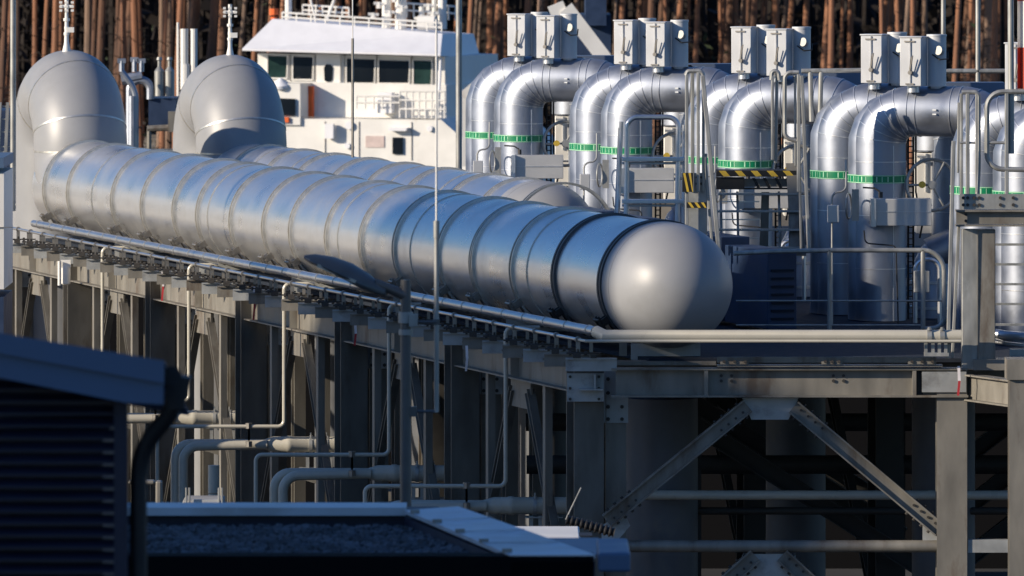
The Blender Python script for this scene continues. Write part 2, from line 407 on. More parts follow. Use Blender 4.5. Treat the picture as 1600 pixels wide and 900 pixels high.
for row in (0,2):
    off=[0,2.9,5.8][row]
    for k,Y in enumerate(Ys):
        if row and not k: continue
        o=off
        c=ra(Y,.20+o)
        m=MB(); hcol(m,c,0,ztb-.01,dr=rd); m.build('column',M['shadesteel' if row==0 else 'deepshade'],root,smooth=False)
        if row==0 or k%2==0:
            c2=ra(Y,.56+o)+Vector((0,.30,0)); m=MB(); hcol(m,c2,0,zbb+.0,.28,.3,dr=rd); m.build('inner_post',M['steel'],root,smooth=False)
        if row==0:
            m=MB(); pc=ra(Y,.40,0); x0=pc.x+.02; yy=Y+.12
            m.mi=0; m.span((x0,yy,ZC-6.98),(x0+.34,yy+.022,ztb-.08)); m.mi=1
            for dx in (.08,.26):
                for dz in (.10,.28,.46,.62): m.bolt((x0+dx,yy,ztb-.10-dz),(0,-1,0),.026,.022)
            m.build('splice_plate',[M['plate'],M['bolt']],root,smooth=False)
        if k<6:
            a=ra(Y+.18,.17+o,(zbb+ztb)/2); b=ra(Y+5.6-.18,.17+o,(zbb+ztb)/2)
            m=MB(); m.ibeam(a,b,.26,ztb-zbb)
            m.box(ra(Y+2.8,.17+o,(zbb+ztb)/2),(.24,.02,ztb-zbb-.05))
            m.build('longitudinal_beam',M['steel'],root,smooth=False)
            mid=ra(Y+2.8,.2+o,0)
            g=MB(); g.bar(ra(Y+2.35,.2+o,zbb-.2),ra(Y+3.25,.2+o,zbb-.2),.03,.38); g.build('gusset_plate',M['steel'],root,smooth=False)
            for sg,yy in ((-1,Y+.25),(1,Y+5.35)):
                b0=ra(Y+2.8+sg*.35,.2+o,zbb-.15); b1=ra(yy,.2+o,zbb-3.6)
                m=MB(); m.ibeam(b0,b1,.11,.13,.018); m.build('brace',M['shadesteel' if row==0 else 'deepshade'],root,smooth=False)
            m=MB(); m.bar(ra(Y+.2,.2+o,zbb-3.75),ra(Y+5.4,.2+o,zbb-3.75),.2,.2); m.build('lower_tie',M['deepshade'],root,smooth=False)
            if row==0:
                gm=MB()
                for q_ in (1.5,4.1): a_=ra(Y+q_,.16,0); gm=MB(); gm.bar((a_.x,a_.y,0),(a_.x,a_.y,zbb),.10,.12,rd); gm.build('slim_upright',M['steel'],root,smooth=False)
    
for k in range(6):
    Y=Ys[k]+2.8
    for o,wd in ((1.3,.18),(2.1,.14)):
        c=ra(Y+(.9 if o>2 else -.6),.2+o); m=MB(); hcol(m,c,0,zbb,wd,.2,dr=rd); m.build('inner_post',M['steel'],root,smooth=False)
# transverse beams
for k,Y in enumerate(Ys):
    m=MB(); a=ra(Y,.45,ZC-6.40); b=ra(Y,5.7,ZC-6.40); m.ibeam(a+Vector((0,.5,0)),b+Vector((0,.5,0)),.2,.36); m.build('cross_beam',M['steel'],root,smooth=False)
    # saddles under the big pipes
    m=MB()
    for axf,z in ((ax1,z1),(ax2,z2)):
        if axf is ax2 and Y<118: continue
        c=axf(Y+.5); m.span((c.x-.45,c.y-.12,ZC-6.2),(c.x+.45,c.y+.12,z-rad1+.05))
    m.build('pipe_saddle',M['plate'],root,smooth=False)

# ------------------------------------------------------------------ front frame (the end of the platform)
YF=99.0
root=thing('platform_end_frame',P(1486,900,YF),'weathered steel end frame with inverted V braces below the domed pipe end','steel frame')
def fx(px): return ux(px,YF)
def fz(py): return uz(py,YF)
m=MB(); m.span((fx(962),YF,fz(578)),(fx(1508),YF+.016,fz(617)))
m.span((fx(955),YF-.12,fz(577.5)),(fx(1512),YF+.14,fz(574.5))); m.span((fx(955),YF-.12,fz(620)),(fx(1512),YF+.14,fz(616.8)))
for px in (1100,1425): m.span((fx(px),YF-.11,fz(617)),(fx(px+6),YF-.002,fz(578)))
m.mi=1
for px in (1127,1143,1302,1318,1470,1484):
    for py in (587,595): m.bolt((fx(px),YF,fz(py)),(0,-1,0),.022,.02)
m.build('main_beam',[M['steel'],M['bolt']],root,smooth=False)
m=MB(); m.span((fx(1432),YF-.02,fz(616)),(fx(1442),YF-.001,fz(578))); m.build('dark_gap_plate',M['black'],root,smooth=False)
m=MB(); hcol(m,Vector((fx(1487),YF+.1,0)),-.0,fz(577.8),.39,.34); m.build('column',M['steel'],root,smooth=False)
m=MB(); m.span((fx(1440),YF-.10,fz(612)),(fx(1509),YF-.074,fz(580))); m.build('column_stiffener',M['plate'],root,smooth=False)
m=MB(); m.mi=0; m.span((fx(886),YF+.19,fz(629)),(fx(944),YF+.215,fz(585))); m.mi=1
for px in (891,936):
    for py in (590,608,625): m.bolt((fx(px),YF+.19,fz(py)),(0,-1,0),.02,.02)
m.mi=0; m.span((fx(905),YF+.0,fz(610)),(fx(942),YF+.185,fz(608))); m.span((fx(928),YF+.02,fz(607.5)),(fx(931),YF+.185,fz(586)))
m.build('end_plate',[M['plate'],M['bolt']],root,smooth=False)
m=MB(); m.prism([(fx(1160),YF+.04,fz(622)),(fx(1248),YF+.04,fz(622)),(fx(1232),YF+.04,fz(656)),(fx(1174),YF+.04,fz(656))],(0,.02,0)); m.build('gusset_plate',M['plate'],root,smooth=False)
def brace(a,b,nm='brace'):
    a=Vector((fx(a[0]),YF+.02,fz(a[1]))); b=Vector((fx(b[0]),YF+.02,fz(b[1]))); d=(b-a).normalized(); up=d.cross(Vector((0,1,0)))
    m=MB(); m.mi=0
    m.bar(a,b,.16,.020,up,(0,.085)); m.bar(a,b,.16,.020,up,(0,-.085)); m.bar(a,b,.016,.15,up)
    m.mi=1
    for e,s in ((a,1),(b,-1)):
        for i in range(4):
            for u in (-1,1): m.bolt(e+d*s*(.10+.12*i)+up*u*.097-Vector((0,.03,0)),up*u,.02,.03)
            m.bolt(e+d*s*(.10+.12*i)-Vector((0,.01,0))+up*.03,(0,-1,0),.018,.02)
    m.build(nm,[M['steel'],M['bolt']],root,smooth=False)
brace((1168,634),(948,814)); brace((1240,636),(1468,828))
m=MB(); m.prism([(fx(940),YF+.05,fz(822)),(fx(975),YF+.05,fz(800)),(fx(985),YF+.05,fz(822)),(fx(965),YF+.05,fz(845)),(fx(940),YF+.05,fz(845))],(0,.02,0)); m.build('gusset_plate',M['plate'],root,smooth=False)
m=MB(); m.prism([(fx(1442),YF+.05,fz(845)),(fx(1442),YF+.05,fz(815)),(fx(1470),YF+.05,fz(805)),(fx(1470),YF+.05,fz(845))],(0,.02,0)); m.build('gusset_plate',M['plate'],root,smooth=False)
m=MB(); m.cyl((fx(960),YF+.05,fz(854)),(fx(1464),YF+.05,fz(854)),.078,16); m.build('lower_tube',M['steel'],root)
m=MB(); m.span((fx(1512),YF-.04,fz(863)),(fx(1575),YF+.1,fz(843))); m.build('lower_tube',M['plate'],root,smooth=False)
m=MB(); m.prism([(fx(1160),YF+.04,fz(866)),(fx(1243),YF+.04,fz(866)),(fx(1252),YF+.04,fz(960)),(fx(1150),YF+.04,fz(960))],(0,.02,0)); m.build('gusset_plate',M['plate'],root,smooth=False)
brace((1180,868),(1050,985)); brace((1222,868),(1350,985))
# second level: upper channel with toe plates
m=MB(); m.mi=0
m.span((fx(1120),YF-.10,fz(566)),(fx(1462),YF-.07,fz(557))); m.span((fx(1120),YF-.16,fz(572)),(fx(1472),YF+.1,fz(569.5)))
for a,b in ((1125,1170),(1283,1316),(1418,1462)):
    m.mi=0; m.span((fx(a),YF-.13,fz(569)),(fx(b),YF-.105,fz(558))); m.mi=1
    for q in range(3): m.bolt((fx(a+6+q*(b-a-12)/2),YF-.13,fz(564)),(0,-1,0),.022,.02)
m.build('edge_channel',[M['steel'],M['bolt']],root,smooth=False)
m=MB(); m.span((fx(962),YF+.3,fz(573)),(fx(1120),YF+.6,fz(567))); m.span((fx(968),YF+.25,fz(558)),(fx(980),YF+.33,fz(535))); m.build('ledge',M['steel'],root,smooth=False)
# beam going on to the right and the far right column
m=MB(); a=Vector((fx(1512),YF+.05,(fz(585)+fz(625))/2)); b=Vector((ux(1600,97.6),97.6,(uz(596,97.6)+uz(637,97.6))/2)); m.ibeam(a,b,.2,.34); m.build('skew_beam',M['steel'],root,smooth=False)
m=MB(); hcol(m,Vector((ux(1592,97.2),97.2,0)),0,uz(592,97.2),.26,.30); m.build('column',M['steel'],root,smooth=False)
m=MB(); m.span((ux(1572,97.2),97.0,uz(592,97.2)),(ux(1625,97.2),97.5,uz(560,97.2))); m.build('cap_plate',M['steel'],root,smooth=False)
m=MB(); m.span((fx(1520),YF-.2,fz(577)),(fx(1625),YF+.2,fz(560))); m.build('bearing_plate',M['steel'],root,smooth=False)

# beige pipe along the front, with its bracket
zb=uz(525,98.6); root2=thing('beige_gas_pipe',P(932,525,98.6),'smooth beige horizontal pipe in front of the domed pipe end','pipe')
m=MB(); m.tube([cx(98.72)+Vector((-.002,.03,-.004)),P(945,525,98.62),P(1502,525,98.62)],.080,20); m.build('pipe',M['beige'],root2)
m=MB(); m.tube([tx(98.92),P(916,533,98.5),P(1502,533.2,98.5)],.020,12); m.build('thin_tube',M['beige'],root2)
for px in (1452,1472):
    m=MB(); m.ring(P(px,525,98.62),(1,0,0),.08,.014,.06,24); m.bolt(P(px,516,98.55),(0,0,1),.02,.04); m.build('pipe_clamp',M['galv'],root2)
m=MB(); 
for px in (1447,1458,1468,1478): m.span(P(px-3,552,98.62)-Vector((0,.04,0)),P(px+2,534,98.62)+Vector((0,.04,0)))
m.span(P(1444,556,98.62)-Vector((0,.1,0)),P(1482,551,98.62)+Vector((0,.1,0))); m.build('clamp_stand',M['galv'],root2,smooth=False)

# platform deck
m=MB(); zd=ZC-6.12
m.prism([ra(99.4,1.0,zd-.06),Vector((13,99.4,zd-.06)),Vector((13,138,zd-.06)),ra(138,1.0,zd-.06)],(0,0,.05)); 
root3=thing('valve_platform',ra(99.5,1,zd),'dark grated platform deck carrying the valves and pipe loops','platform')
m.build('deck',M['darkdeck'],root3,smooth=False)
for k in range(6):
    for j in range(3):
        Y=102+6*k; m=MB(); c=Vector((3.2+3.4*j-.29*(Y-99),Y,0)); 
        if j!=1 and k%2: continue
        if j==1: m.cyl((c.x,c.y,0),(c.x,c.y,zd-.4),.42,24); m.build('pile',M['pile'],root3)
        else: hcol(m,c,0,zd-.1,.36,.36); m.build('column',M['deepshade'],root3,smooth=False)
    m=MB(); m.ibeam((1.0-.29*(Y-99)+1,Y,zd-.3),(13,Y,zd-.3),.25,.4); m.build('deck_beam',M['steel'],root3,smooth=False)
m=MB(); c=P(1033,700,101.4); m.cyl((c.x,c.y,0),(c.x,c.y,uz(621,101.4)),.485,40); m.build('pile',M['pile'],root3)
for Y,py in ((106,790),(112,770),(118,745)):
    m=MB(); m.cyl(Vector((.2,Y,ZC-(py-HY)*99/F)),Vector((12,Y,ZC-(py-HY)*99/F)),.13,16); m.build('cross_tube',M['deepshade'],root3)
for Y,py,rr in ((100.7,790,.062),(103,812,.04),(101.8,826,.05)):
    m=MB(); z=ZC-(py-HY)*99/F; m.cyl(Vector((1.6,Y,z)),Vector((9,Y,z)),rr,16); m.build('cross_tube',M['beige' if py==790 else 'deepshade'],root3)
for Y in (104.5,110,116):
    m=MB(); a=Vector((1.2,Y,zd-.4)); b=Vector((5.6,Y,zd-3.2)); m.ibeam(a,b,.2,.24); m.build('brace',M['deepshade'],root3,smooth=False)
    m=MB(); a=Vector((9.6,Y,zd-.4)); b=Vector((6.0,Y,zd-3.2)); m.ibeam(a,b,.2,.24); m.build('brace',M['deepshade'],root3,smooth=False)
# ------------------------------------------------------------------ front guard rail
YR=104.5
def rail(name,paths,Y,r,mt,label,cat='railing',group=None,extra=None):
    root=thing(name,P(paths[0][0][0],paths[0][0][1],Y),label,cat,group)
    for i,(pts) in enumerate(paths):
        rr=r
        if isinstance(pts[0],(int,float)): rr=pts[0]; pts=pts[1:]
        m=MB(); q=[P(p[0],p[1],Y+(p[2] if len(p)>2 else 0)) for p in pts]
        if len(q)>2: q=fillet(q,.28)
        m.tube(q,rr,10); m.build('rail_bar' if abs(q[0].x-q[-1].x)>.1 or len(q)>2 else 'post',mt,root)
    return root
rail('guard_rail',[[(1146,396),(1200,393),(1300,391),(1475,391),(1475,512),(1440,514)],[.012,(1150,470),(1474,470)],[(1296,391),(1296,524)],[(1442,391),(1442,524)],[.012,(1150,508),(1440,508)]],YR,.032,M['galv'],'low galvanised guard rail with a rounded end right of the domed pipe end')

# ------------------------------------------------------------------ valve loop clusters
YV=108.0; RV=.353
def V(px,py,Y=YV): return P(px,py,Y)
hd=Vector((math.cos(R(18)),-math.sin(R(18)),0))     # the way each loop's crown runs
def pipe_loop(axpx, Y, label):
    A=Vector((ux(axpx,Y),Y,0)); zt=ZC-2.826-RV; 
    root=thing('pipe_loop',(A.x,A.y,zd),label,'pipe loop','silver pipe loops on the valve platform')
    r=.46; L=.74
    def pt(d,z): return Vector((A.x,A.y,z))+hd*d
    path=[pt(0,zd)]; n=12
    path+=[pt(0,zt-r-.55)]
    for i in range(n+1): t=i/n*math.pi/2; path.append(pt(r-r*math.cos(t), zt-r+r*math.sin(t)))
    for i in range(n+1): t=i/n*math.pi/2; path.append(pt(r+L+r*math.sin(t), zt-r+r*math.cos(t)))
    path.append(pt(2*r+L,zd))
    m=MB(); m.tube(path,RV,48); m.build('pipe',M['valveclad'],root)
    # raised seams of the mitred elbows
    for sd in (0,1):
        for a in (8,24,40,56,72,90):
            t=R(a); c=pt(r-r*math.cos(t), zt-r+r*math.sin(t)) if sd==0 else pt(r+L+r*math.cos(t), zt-r+r*math.sin(t))
            d=(hd*math.sin(t)+Vector((0,0,math.cos(t)*(1 if sd==0 else -1)))).normalized()
            m=MB(); m.ring(c,d,RV-.002,.010,.013,48); m.build('elbow_seam',M['alu'],root)
        m=MB(); c=pt(r+.12 if sd==0 else r+L-.12, zt); m.ring(c,hd,RV-.002,.010,.013,48); m.build('elbow_seam',M['alu'],root)
        for z in (zt-r-.25,zt-r-1.0,zt-r-1.75): m=MB(); m.ring(pt(0 if sd==0 else 2*r+L,z),(0,0,1),RV-.002,.006,.012,48); m.build('cladding_lap',M['alu'],root)
    # flat sided cover along the outside of the first leg, in mitred pieces
    sh=Vector((-.115,.20,0))
    m=MB(); q=[Vector((A.x,A.y,zd))+sh,Vector((A.x,A.y,zt-r-.1))+sh]
    for a in (8,30,52,74): t=R(a); q.append(pt(r-r*math.cos(t), zt-r+r*math.sin(t)-.03)+sh)
    m.tube(q,RV-.02,20); m.build('leg_cover',M['valveclad'],root)
    # green marker band
    zb_=zt-1.305+.35
    m=MB(); c=Vector((A.x,A.y,ZC-(279-HY)*YV/F)); m.mi=0; m.ring(c,(0,0,1),RV,.006,.115,56); m.mi=1
    m.ring(c+Vector((0,0,.05)),(0,0,1),RV,.009,.010,56); m.ring(c-Vector((0,0,.05)),(0,0,1),RV,.009,.010,56)
    for k in range(28):
        a=k*360/28
        if k%5!=4: m.ring(c,(0,0,1),RV,.009,.075,1,a,a+1.3+(k%3)*.8)
    m.build('marker_band',[M['green'],M['lgreen']],root)
    m=MB(); c=c+sh; m.mi=0; m.ring(c,(0,0,1),RV-.02,.006,.115,40); m.mi=1
    m.ring(c+Vector((0,0,.05)),(0,0,1),RV-.02,.009,.010,40); m.ring(c-Vector((0,0,.05)),(0,0,1),RV-.02,.009,.010,40)
    for k in range(28): a=k*360/28; m.ring(c,(0,0,1),RV-.02,.009,.075,1,a,a+1.6)
    m.build('marker_band',[M['green'],M['lgreen']],root)
    # vertical cladding joint and a tab
    m=MB(); a=R(-62); d=Vector((math.cos(a),math.sin(a),0)); c=Vector((A.x,A.y,0))+d*(RV+.001)
    m.bar((c.x,c.y,zd),(c.x,c.y,zt-r-.02),.012,.012); q=pt(r+.42,zt)-Vector((-hd.y,hd.x,0))*(RV)
    m.box(q+Vector((0,0,.03)),(.07,.03,.02),R(-45)); m.box(q+Vector((0,0,-.03)),(.07,.03,.02),R(-45)); m.build('cladding_joint',M['alu'],root)
    # instrument box standing on the crown, its door with a lever
    bx=Vector((A.x+.44,A.y-.45,0)); z0=zt+RV-.02; 
    m=MB(); m.box((bx.x,bx.y,z0+.37),(.31,.30,.68),R(-20)); m.box((bx.x,bx.y,z0+.716),(.34,.33,.02),R(-20)); b=m.build('valve_box',M['boxw'],root,bevel=.008)
    m=MB(); m.cyl((bx.x,bx.y,z0-.06),(bx.x,bx.y,z0+.04),.09,16); m.build('box_foot',M['alu'],root)
    m=MB(); f=bx.y-.162; bx0=bx.copy(); n0=0; m.mi=1; m.bar((bx.x,f,z0+.05),(bx.x,f,z0+.70),.012,.012)
    m.mi=0; lx=bx.x+.01; m.cyl((lx,f,z0+.22),(lx,f-.06,z0+.22),.03,10); m.cyl((lx,f-.05,z0+.22),(lx+.05,f-.08,z0+.46),.010,8); m.cyl((lx-.01,f-.04,z0+.24),(lx+.02,f-.06,z0+.44),.007,6)
    m.box((bx.x-.01,f,z0+.655),(.15,.012,.02)); m.box((bx.x-.01,f,z0+.06),(.12,.012,.02)); Rz=Matrix.Rotation(R(-20),3,'Z'); m.v=[Rz@(v-bx0)+bx0 for v in m.v]; m.build('lever',[M['clamp'],M['alu']],b)
    cc=Vector((bx.x+.33,bx.y-.05+.18,0)); m=MB(); m.lathe((cc.x,cc.y,z0-.01),(0,0,1),[(0,.09),(.03,.09),(.031,.135),(.73,.135),(.731,.142),(.76,.142)],32); g=m.build('actuator_cylinder',M['boxw'],root)
    m=MB(); gz=z0+.50; gx=cc.x+.05; m.cyl((gx,cc.y-.12,gz),(gx,cc.y-.24,gz+.02),.028,12); m.cyl((gx,cc.y-.22,gz+.02),(gx-.04,cc.y-.26,gz+.03),.065,20); m.mi=1
    m.tube([(gx-.12,cc.y-.15,gz-.03),(gx-.02,cc.y-.22,gz-.10),(gx+.09,cc.y-.22,gz-.09),(gx+.10,cc.y-.12,gz)],.010,6); m.build('gauge',[M['galv'],M['black']],g)
    return root
stepY=5.75
locs=[]
src_R=pipe_loop(1376,YV,'x')
words=['leftmost','second','third','fourth','rightmost']
names={}
for ci,k in enumerate((3,2,1,0,-1)):
    for side in ('rear','front'):
        d=stepY*k+(1.62 if side=='rear' else 0)
        dx=-(800-VX)/F*d
        nm=words[ci]
        if k==0 and side=='front': o=src_R
        else:
            o=copy_tree(src_R); o.location=src_R.location+Vector((dx,d,0))
        o['label']=('%s silver pipe loop of the %s pair, counted from the left'%(('nearer' if side=='front' else 'further'),nm)) if ci not in (0,4) else ('%s silver pipe loop of the %s pair on the platform'%(('nearer' if side=='front' else 'further'),nm))
        locs.append(o.location.copy())
# other gear repeated at each pair: long box on the leg, hand wheel, cable ladder, white cabinets
def cluster_gear():
    out=[]
    # insulation box across the front leg
    m=MB(); t=thing('insulation_box',V(1408,355),'x','valve cover','insulation boxes beside the pipe loops')
    m.span(V(1366,353,107.35),V(1453,309,107.75)); m.build('box_body',M['box'],t,bevel=.008)
    m=MB(); m.span(V(1361,354,107.3)-Vector((0,.02,0)),V(1366,308,107.8)); m.span(V(1367,331.4,107.34),V(1452,330.4,107.345)); m.build('end_plate',M['alu'],t,smooth=False)
    m=MB(); m.torus(V(1360,331,107.6),(1,.0,0),.16,.014,24,6); m.build('side_handle',M['galv'],t)
    m=MB(); m.tube([V(1348,293,107.4),V(1366,294,107.4),V(1374,299,107.4),V(1376,309,107.4)],.012,6); m.cyl(V(1376,309,107.4),V(1376,300,107.4),.03,8); m.build('cable',M['bolt'],t)
    out.append(t)
    t=thing('hand_wheel',V(1455,330,108.6),'x','valve wheel','large hand wheels of the valves')
    c=V(1456,289,107.9); axn=Vector((.15,-1,.1)).normalized()
    m=MB(); m.torus(c,axn,.36,.025,40,8); m.build('rim',M['galv'],t)
    m=MB(); u=Vector((0,0,1)); v=axn.cross(u)
    for k in range(3):
        a=R(90+120*k); m.cyl(c,c+(u*math.cos(a)+v*math.sin(a))*.36,.016,8)
    m.cyl(c-axn*.02,c+axn*.05,.06,12); m.build('spokes',M['galv'],t)
    m=MB(); m.cyl(c-axn*.0,c-axn*.55+Vector((.1,0,0)),.035,10); m.build('stem',M['clamp'],t)
    m=MB(); m.cyl(c+axn*.06+Vector((-.15,0,0)),c+axn*.08+Vector((-.15,0,.0)),.05,10); m.build('yellow_tag',M['yellow'],t)
    out.append(t)
    t=thing('white_cabinet',V(1470,380,109.3),'x','cabinet','white valve cabinets between the pipe loops')
    m=MB(); m.span(V(1432,365,109.0),V(1500,237,109.6)); m.build('cabinet_body',M['white'],t,bevel=.01)
    m=MB(); m.lathe(V(1466,236,109.3),(0,0,1),[(0,.36),(.02,.38),(.24,.38),(.25,.33),(.30,.30)],32); m.build('domed_lid',M['valveclad'],t)
    m=MB(); m.span(V(1446,300,108.98),V(1449,240,109.0)); m.span(V(1433,243,108.98),V(1446,246,109.0)); m.cyl(V(1440,250,109),V(1440,250,108.9),.03,8); m.span(V(1433,320,108.98),V(1499,318,109.0)); m.build('latch',M['alu'],t,smooth=False)
    out.append(t)
    t=thing('cable_ladder',V(1424,380,108.6),'x','cable tray','black cable ladders between the pipe loops')
    m=MB()
    for px in (1419,1427): m.span(V(px-1.5,520,108.5),V(px+1.5,205,108.53))
    m.build('side_rails',M['black'],t,smooth=False)
    m=MB()
    for py in range(210,520,9): m.span(V(1418,py+2,108.5),V(1428,py,108.56))
    m.build('rungs',M['bolt'],t,smooth=False)
    m=MB(); m.tube([V(1431,210,108.6),V(1431,300,108.6),V(1436,330,108.4),V(1441,352,108.2),V(1437,372,108.2)],.014,6); m.build('cable',M['black'],t)
    out.append(t)
    t=thing('pump_body',V(1460,420,108.8),'x','pump','silver bodies low between the pipe loops')
    m=MB(); m.lathe(V(1462,520,108.9),(0,0,1),[(0,.34),(.95,.34),(1.2,.22),(1.3,.12)],28); m.cyl(V(1455,400,108.8),V(1510,375,108.8),.26,20); m.build('body',M['valveclad'],t)
    m=MB(); m.ring(V(1462,440,108.9),(0,0,1),.34,.02,.04,28); m.ring(V(1462,480,108.9),(0,0,1),.34,.02,.04,28); m.build('flange',M['alu'],t)
    out.append(t)
    t=thing('cladding_duct',V(1500,200,110.2),'x','duct','dark blue ducts behind the pipe loops')
    m=MB(); m.prism([V(1455,131,110.0),V(1475,131,110),V(1500,152,110),V(1570,152,110),V(1570,129,110),V(1455,129,110)],(0,.5,0)); m.build('duct_lid',M['bluedeck'],t,smooth=False)
    m=MB(); m.prism([V(1482,134,110.1),V(1502,154,110.1),V(1565,154,110.1),V(1565,132,110.1)],(0,.3,0)); m.cyl(V(1520,150,110.3),V(1520,450,110.3),.06,10); m.build('duct_body',M['bluecont'],t,smooth=False)
    out.append(t)
    return out
g0=cluster_gear()
lab={'insulation_box':'pale rectangular box on the %s','hand_wheel':'grey hand wheel right of the %s','white_cabinet':'white cabinet with round lid behind the %s','cable_ladder':'black vertical cable ladder just right of the %s','pump_body':'low silver vessel in shade right of the %s','cladding_duct':'dark blue duct at the top right of the %s'}
for ci,k in enumerate((3,2,1,0)):
    for o in g0:
        c=o if k==0 else copy_tree(o)
        if k: c.location=o.location+Vector((-(800-VX)/F*stepY*k,stepY*k,0))
        c['_l']=1
        c['label']=lab[o.name.split('.')[0]]%(['leftmost pair of pipe loops','second pipe loop pair from the left','third pipe loop pair from the left','fourth pipe loop pair from the left'][ci])
        del c['_l']

# low louvred cabinets on the deck; the hidden ones are added to shade the loops
for i,(X,Y,dr_) in enumerate(((3.42,105.7,5.0),(2.84,107.7,4.9),(2.26,109.7,4.84),(1.68,111.7,4.82),(1.1,113.7,4.8))):
    t=thing('shading_cabinet',(X,Y,zd),'dark low louvred cabinet on the deck, number x','cabinet','low cabinets behind the nearer pipeline')
    t['label']='dark low louvred cabinet '+['just right of the domed pipe end','hidden behind the domed pipe end, added for shade','in front of the second pipe pair, added for shade','second from the far end of the cabinet row, added for shade','at the far end of the cabinet row, added for shade'][i]
    an=math.atan2(-ROW.x,1)
    m=MB(); m.box((X,Y,(zd+ZC-dr_)/2+.03),(.42,1.9,ZC-dr_-zd-.05),an); m.build('cabinet_body',M['bluecont'],t,smooth=False,bevel=.012)
    m=MB()
    for q in range(7): m.box(Vector((X,Y,zd+.2+q*.11))-rd*.965,(.32,.03,.03),an)
    m.build('louvres',M['darkdeck'],t,smooth=False)
# small bore pipework and junction boxes around the legs
for k in range(4):
    dX=-(800-VX)/F*stepY*k; dY=stepY*k; O=Vector((dX,dY,0))
    t=thing('small_bore_piping',V(1330,520)+O,'thin tubes and small boxes at the feet of the %s'%(['fourth pipe loop pair','third pipe loop pair','second pipe loop pair','leftmost pipe loop pair'][k]),'tubing')
    m=MB(); m.tube([p+O for p in fillet([V(1300,520,107),V(1300,300,107.2),V(1322,300,107.2),V(1322,250,107.3)],.1)],.014,8); m.build('tube',M['galv'],t)
    m=MB(); m.tube([p+O for p in fillet([V(1430,520,107.4),V(1430,405,107.4),V(1468,405,107.4),V(1468,520,107.4)],.15)],.03,8); m.build('tube',M['alu'],t)
    m=MB(); m.tube([p+O for p in fillet([V(1350,360,107.2),V(1352,380,107.2),V(1400,384,107.1),V(1404,520,107.1)],.06)],.010,6); m.build('cable',M['black'],t)
    m=MB(); a=V(1302,334,107.1)+O; m.box(a,(.16,.10,.24)); m.build('junction_box',M['box'],t,smooth=False,bevel=.01)
    m=MB(); a=V(1440,440,107.2)+O; m.box(a,(.22,.12,.30)); m.build('junction_box',M['galv'],t,smooth=False,bevel=.01)
    m=MB(); a=V(1326,322,107.55)+O; m.torus(a,(1,-.25,0),.18,.014,24,6); m.box(a+Vector((.09,-.1,.02)),(.10,.04,.44)); m.build('side_handle',M['galv'],t)
# ------------------------------------------------------------------ step ladder, stairs and posts on the platform
YL=109.0
t=thing('step_ladder',P(1015,380,YL),'bright aluminium access ladder with two wide rungs in front of the second pipe pair','ladder')
m=MB(); m.tube(fillet([P(978,380,YL),P(980,183,YL),P(1060,183,YL),P(1058,380,YL)],.15),.036,10); m.build('hoop',M['alu'],t)
m=MB(); m.tube([P(964,380,YL+.3),P(971,190,YL+.3)],.03,8); m.tube([P(1068,400,YL+.3),P(1069,195,YL+.3)],.03,8)
m.tube([P(960,380,YL+.6),P(968,200,YL+.4)],.02,8); m.build('rear_leg',M['alu'],t)
for y in (248,314,380):
    m=MB(); m.span(P(972,y+4,YL-.05),P(1068,y-3,YL+.25)); m.mi=1; m.span(P(972,y+9,YL+.02),P(1068,y+5,YL+.2)); m.build('rung',[M['alu'],M['box']],t,smooth=False,bevel=.006)
def bars(name,items,Y,label,cat,group=None,mt=None):
    t=thing(name,P(items[0][0],items[0][1],Y),label,cat,group)
    for (x0,y0,x1,y1,wd,dy) in items:
        m=MB(); m.bar(P(x0,y0,Y+dy),P(x1,y1,Y+dy),wd,.05,(0,1,0)); m.build('upright',mt or M['galv'],t,smooth=False,bevel=.008)
    return t
YSb=106.0
t=bars('stair_handrail',[(1073,112,1073,300,.045,0),(1082,112,1082,300,.05,.1),(1091,113,1091,300,.045,0),(1099,113,1099,300,.04,.1),(1073,300,1073,400,.045,0),(1098,118,1124,400,.06,-.1),(1102,245,1114,400,.04,.1),(1103,240,1103,380,.035,.2)],YSb,'bundle of tall galvanised handrail posts left of the yellow and black stair','railing')
m=MB(); m.tube(fillet([P(1072,118,YSb),P(1074,111,YSb),P(1096,111,YSb),P(1099,120,YSb)],.05),.03,8); m.build('top_bend',M['galv'],t)
m=MB(); m.span(P(1074,375,YSb+.1),P(1104,270,YSb+.16)); m.mi=1
for px in (1089,1096):
    for py in (277,287): m.bolt(P(px,py,YSb+.1),(0,-1,0),.02,.02)
m.build('foot_plate',[M['plate'],M['bolt']],t,smooth=False)
def hazard(name,x0,x1,y0,y1,Y,parent,n,dx,lo=0,hi=1):
    m=MB(); m.mi=0; m.span(P(x0,y1,Y),P(x1,y0,Y+.03)); m.mi=1
    w_=(x1-x0)/n
    for i in range(n):
        a=x0+w_*(i+.15); b=a+w_*.42; ya=y0+(y1-y0)*lo+.3; yb=y0+(y1-y0)*hi-.3
        m.prism([P(a,ya,Y-.004),P(b,ya,Y-.004),P(min(b+dx,x1),yb,Y-.004),P(min(a+dx,x1),yb,Y-.004)],(0,.003,0))
    return m.build(name,[M['hblack'],M['yellow']],parent,smooth=False)
hazard('hazard_strip',1066,1083,270,300,YSb-.06,t,2,6)
hazard('hazard_strip',1073,1104,316,325,YSb-.06,t,3,6)
YS=110.2
t=thing('access_stair',P(1185,400,YS),'open steel stair with a yellow and black striped top step','stairs')
hazard('hazard_strip',1119,1244,266.5,276,YS-.02,t,5,8)
m=MB(); m.span(P(1119,266.4,YS+.035),P(1244,264.5,YS+.55)); m.build('landing',M['darkdeck'],t,smooth=False)
m=MB(); m.span(P(1119,294,YS+.02),P(1163,276.5,YS+.05)); m.mi=1; m.span(P(1163,292,YS+.1),P(1240,279,YS+.13)); m.mi=0
